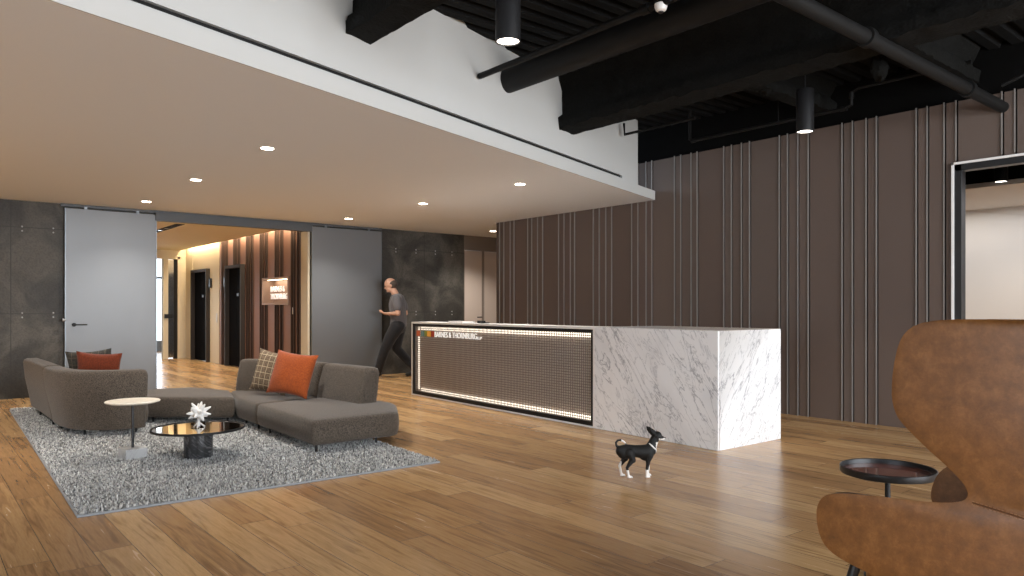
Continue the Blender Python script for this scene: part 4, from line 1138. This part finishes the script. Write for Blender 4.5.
# torso and hips
b.limb([(0, 0, .97), (0, 0, 1.06), (.01, 0, 1.18), (.02, 0, 1.30), (.02, 0, 1.40)], [.115, .112, .115, .125, .11], 20)
for s_ in (-1, 1):
    b.limb([(0, s_*.05, .95), (0, s_*.05, 1.06), (.01, s_*.055, 1.2), (.02, s_*.07, 1.32), (.01, s_*.10, 1.41)], [.115, .10, .10, .10, .075], 16)
    b.limb([(.01, s_*.10, 1.43), (.0, s_*.19, 1.415)], [.07, .062], 12)
b.limb([(.02, 0, 1.42), (.05, 0, 1.50), (.085, 0, 1.58)], [.075, .058, .055], 16)
# head
b.ell(hp(0, 0, .03), (.098, .076, .108), Euler((0, R(18), 0)), 18)
b.ell(hp(.035, 0, -.055), (.062, .058, .062), Euler((0, R(18), 0)), 14)
b.ell(hp(.082, 0, -.085), (.022, .026, .018), None, 8)
b.limb([hp(.09, 0, .02), hp(.108, 0, -.018)], [.010, .015], 8)
b.ell(hp(.086, 0, .035), (.016, .048, .012), None, 8)
b.ell(hp(.092, 0, -.05), (.012, .022, .008), None, 8)
for s_ in (-1, 1): b.ell(hp(-.005, s_*.078, -.01), (.018, .010, .030), None, 8)
# arms: elbows bent, hands together in front
for s_, el, wr in ((-1, (-.075, -.27, 1.15), (.155, -.12, 1.125)), (1, (-.03, .27, 1.15), (.17, .09, 1.15))):
    b.limb([(.0, s_*.195, 1.41), (el[0]*.6-.01, el[1]*.9, 1.28), el], [.056, .047, .038], 14)
    m1 = tuple((Vector(el)*.6+Vector(wr)*.4)); b.limb([el, m1, wr], [.040, .036, .024], 14)
    w_ = Vector(wr); dr = (Vector((.30, s_*.01, wr[2]+.03))-w_).normalized(); up = Vector((0, 0, 1)); sd_ = dr.cross(up).normalized()
    pm = w_+dr*.055
    b.ell(pm, (.048, .034, .016), Euler((0, 0, math.atan2(dr.y, dr.x))), 10)
    for k, ln in enumerate((.060, .070, .074, .062)):
        o_ = sd_*((k-1.5)*.019); p0 = pm+dr*.035+o_; p1 = p0+dr*ln*.5+up*.010; p2 = p1+dr*ln*.32+up*.026
        b.limb([p0, p1, p2], [.0095, .0088, .008], 8)
    p0 = w_+dr*.03-sd_*s_*.028; p1 = p0+dr*.030-sd_*s_*.018+up*.012; p2 = p1+dr*.028+up*.012; b.limb([p0, p1, p2], [.012, .010, .009], 8)
# legs
LG = [[(0, .09, .93), (.11, .095, .72), (.20, .10, .50), (.26, .10, .30), (.31, .10, .095)], [(0, -.09, .93), (.03, -.095, .72), (.04, -.10, .51), (-.11, -.10, .32), (-.25, -.10, .15)]]
for lg in LG: b.limb(lg, [.100, .080, .058, .055, .038], 14)
b.limb([(.31, .10, .07), (.36, .10, .05), (.45, .10, .06)], [.040, .036, .028], 10); b.limb([(-.25, -.10, .12), (-.21, -.10, .06), (-.14, -.10, .035)], [.040, .036, .028], 10)
organic('body', b, [M['skin']], man, .0075, 5)
# clothes
s = MB()
s.limb([(0, 0, .98), (0, 0, 1.06), (.01, 0, 1.18), (.02, 0, 1.30), (.02, 0, 1.40)], [.132, .130, .130, .138, .122], 20)
for s_ in (-1, 1):
    s.limb([(0, s_*.05, .955), (0, s_*.05, 1.06), (.01, s_*.055, 1.2), (.02, s_*.07, 1.32), (.01, s_*.10, 1.41)], [.130, .116, .114, .112, .086], 16)
    s.limb([(.01, s_*.10, 1.43), (.0, s_*.19, 1.415)], [.080, .075], 12)
    ex = -.045 if s_ < 0 else -.018
    s.limb([(.0, s_*.195, 1.41), (ex-.01, s_*.243, 1.28), (ex-.015, s_*.252, 1.245)], [.073, .066, .062], 14)
organic('t_shirt', s, [M['shirt']], man, .008, 6)
s = MB()
for lg in LG: s.limb(lg[:4]+[tuple(Vector(lg[3])*.15+Vector(lg[4])*.85)], [.122, .102, .080, .074, .066], 16)
s.limb([(0, 0, .90), (0, 0, .98)], [.12, .128], 16)
organic('trousers', s, [M['trousers']], man, .008, 5)
for q_ in ([(.30, .10, .07), (.37, .10, .052), (.46, .10, .075)], [(-.26, -.10, .125), (-.22, -.10, .07), (-.135, -.10, .045)]):
    organic('shoe', MB().limb(q_, [.052, .050, .042], 12), [M['shoe']], man, .008, 3)
s = MB(); s.ell(hp(-.022, 0, .018), (.088, .081, .090), Euler((0, R(18), 0)), 16)
hm = s
hb = organic('hair', hm, [M['hair']], man, .008, 3)
for s_ in (-1, 1): obj('eye', MB().ell(hp(.086, s_*.030, .012), (.010, .011, .008), None, 6), M['eye'], man, world=False)
MD = 13.25; ms = (398.5-512)/732*MD; S_, C_ = math.sin(R(39.667)), math.cos(R(39.667))
man.location = (MD*S_+ms*C_, MD*C_-ms*S_, 0); man.rotation_euler = (0, 0, math.atan2(.638, -.7698)); man.scale = (1.14, 1.08, 1)

# ------------------------------------------------------------------ light
def spot(x, y, z, w, size=110, blend=.7, col=(1, .80, .58), rad=.045, rot=None):
    l = bpy.data.lights.new('lamp', 'SPOT'); l.energy = w; l.spot_size = R(size); l.spot_blend = blend; l.color = col; l.shadow_soft_size = rad
    o_ = bpy.data.objects.new('spot_lamp', l); C.objects.link(o_); o_.location = (x, y, z)
    if rot: o_.rotation_euler = rot
    return o_
def area(loc, rot, sx, sy, w, col, portal=False):
    l = bpy.data.lights.new('lamp', 'AREA'); l.shape = 'RECTANGLE'; l.size = sx; l.size_y = sy; l.energy = w; l.color = col
    o_ = bpy.data.objects.new('area_lamp', l); C.objects.link(o_); o_.location = loc; o_.rotation_euler = rot
    if portal: l.cycles.is_portal = True
    return o_
WARM = (1, .95, .88)
for x, y, _ in DL: spot(x, y, ZS-.012, 150, 125, .8, WARM)
for x in (-.5, -3.6):
    for y in (6.71, 8.87, 11.14): spot(x, y, ZS-.012, 130, 125, .8, WARM)  # downlight grid continued out of view, lamps only, added to light the room
for p in (P1, P2, (1.0, -.5), (4.6, -.5), (-2.5, 1.5), (-2.5, -2.5), (1, -3.5), (5, -3.5)): spot(p[0], p[1], 2.872, 70, 90, .6, (1, .86, .70))
# lobby: unseen ceiling spots added to brighten it; area lamps inside cove and niche
for x in (3.9,):
    for y in (13.6, 15.6, 17.6): spot(x, y, LZ-.01, 105, 150, .8, WARM)
area((LX-.08, 15.8, LZ+.14), (0, R(-8), 0), .05, 6.6, 50, (1, .80, .54))
area((LX+.13, 13.54, NI[3]-.02), (0, 0, 0), .12, 1.0, 1.6, (1, .85, .65))
# office behind the glass: unseen ceiling lamps added to light it
for y in (1.0, 3.5, 6.0): spot(12.4, y, 2.86, 60, 130, .8, (1, .86, .72))
area((12.4, 3.0, 2.84), (0, 0, 0), 2.0, 6.0, 60, (.98, .98, 1))
# daylight: area lamps added just inside the windows, besides the world light
x0 = WX0; x1 = 7.6
area(((x0+x1)/2, YB-.02, 1.75), (R(90), 0, 0), x1-x0, 3.1, 640, (.97, .985, 1.0))
area((XL+.02, -.7, 1.75), (0, R(-90), 0), 3.1, 7.9, 130, (.96, .98, 1.0))
area((4.7, 22.85, 1.5), (R(-90), 0, 0), 5.2, 2.6, 60, (.85, .93, 1.0))
w = bpy.data.worlds.new('World'); scn.world = w; w.use_nodes = True
bg = w.node_tree.nodes['Background']; bg.inputs[0].default_value = (.72, .85, 1.0, 1); bg.inputs[1].default_value = 2.2

# ------------------------------------------------------------------ camera
cam = bpy.data.cameras.new('Camera'); co_ = bpy.data.objects.new('Camera', cam); C.objects.link(co_)
co_.location = (0, 0, 1.25); co_.rotation_euler = (R(90), 0, -math.atan(607/732.))
cam.sensor_width = 36; cam.lens = 36*732/1024; cam.shift_y = 20/1024; cam.clip_start = .05
scn.camera = co_
vs_ = scn.view_settings; vs_.view_transform = 'Standard'; vs_.look = 'None'; vs_.gamma = 1; vs_.use_curve_mapping = False; vs_.exposure = .70
scn.cycles.max_bounces = 8; scn.cycles.diffuse_bounces = 4; scn.cycles.glossy_bounces = 4; scn.cycles.transparent_max_bounces = 12
scn.cycles.caustics_reflective = False; scn.cycles.caustics_refractive = False
scn.cycles.sample_clamp_indirect = 6
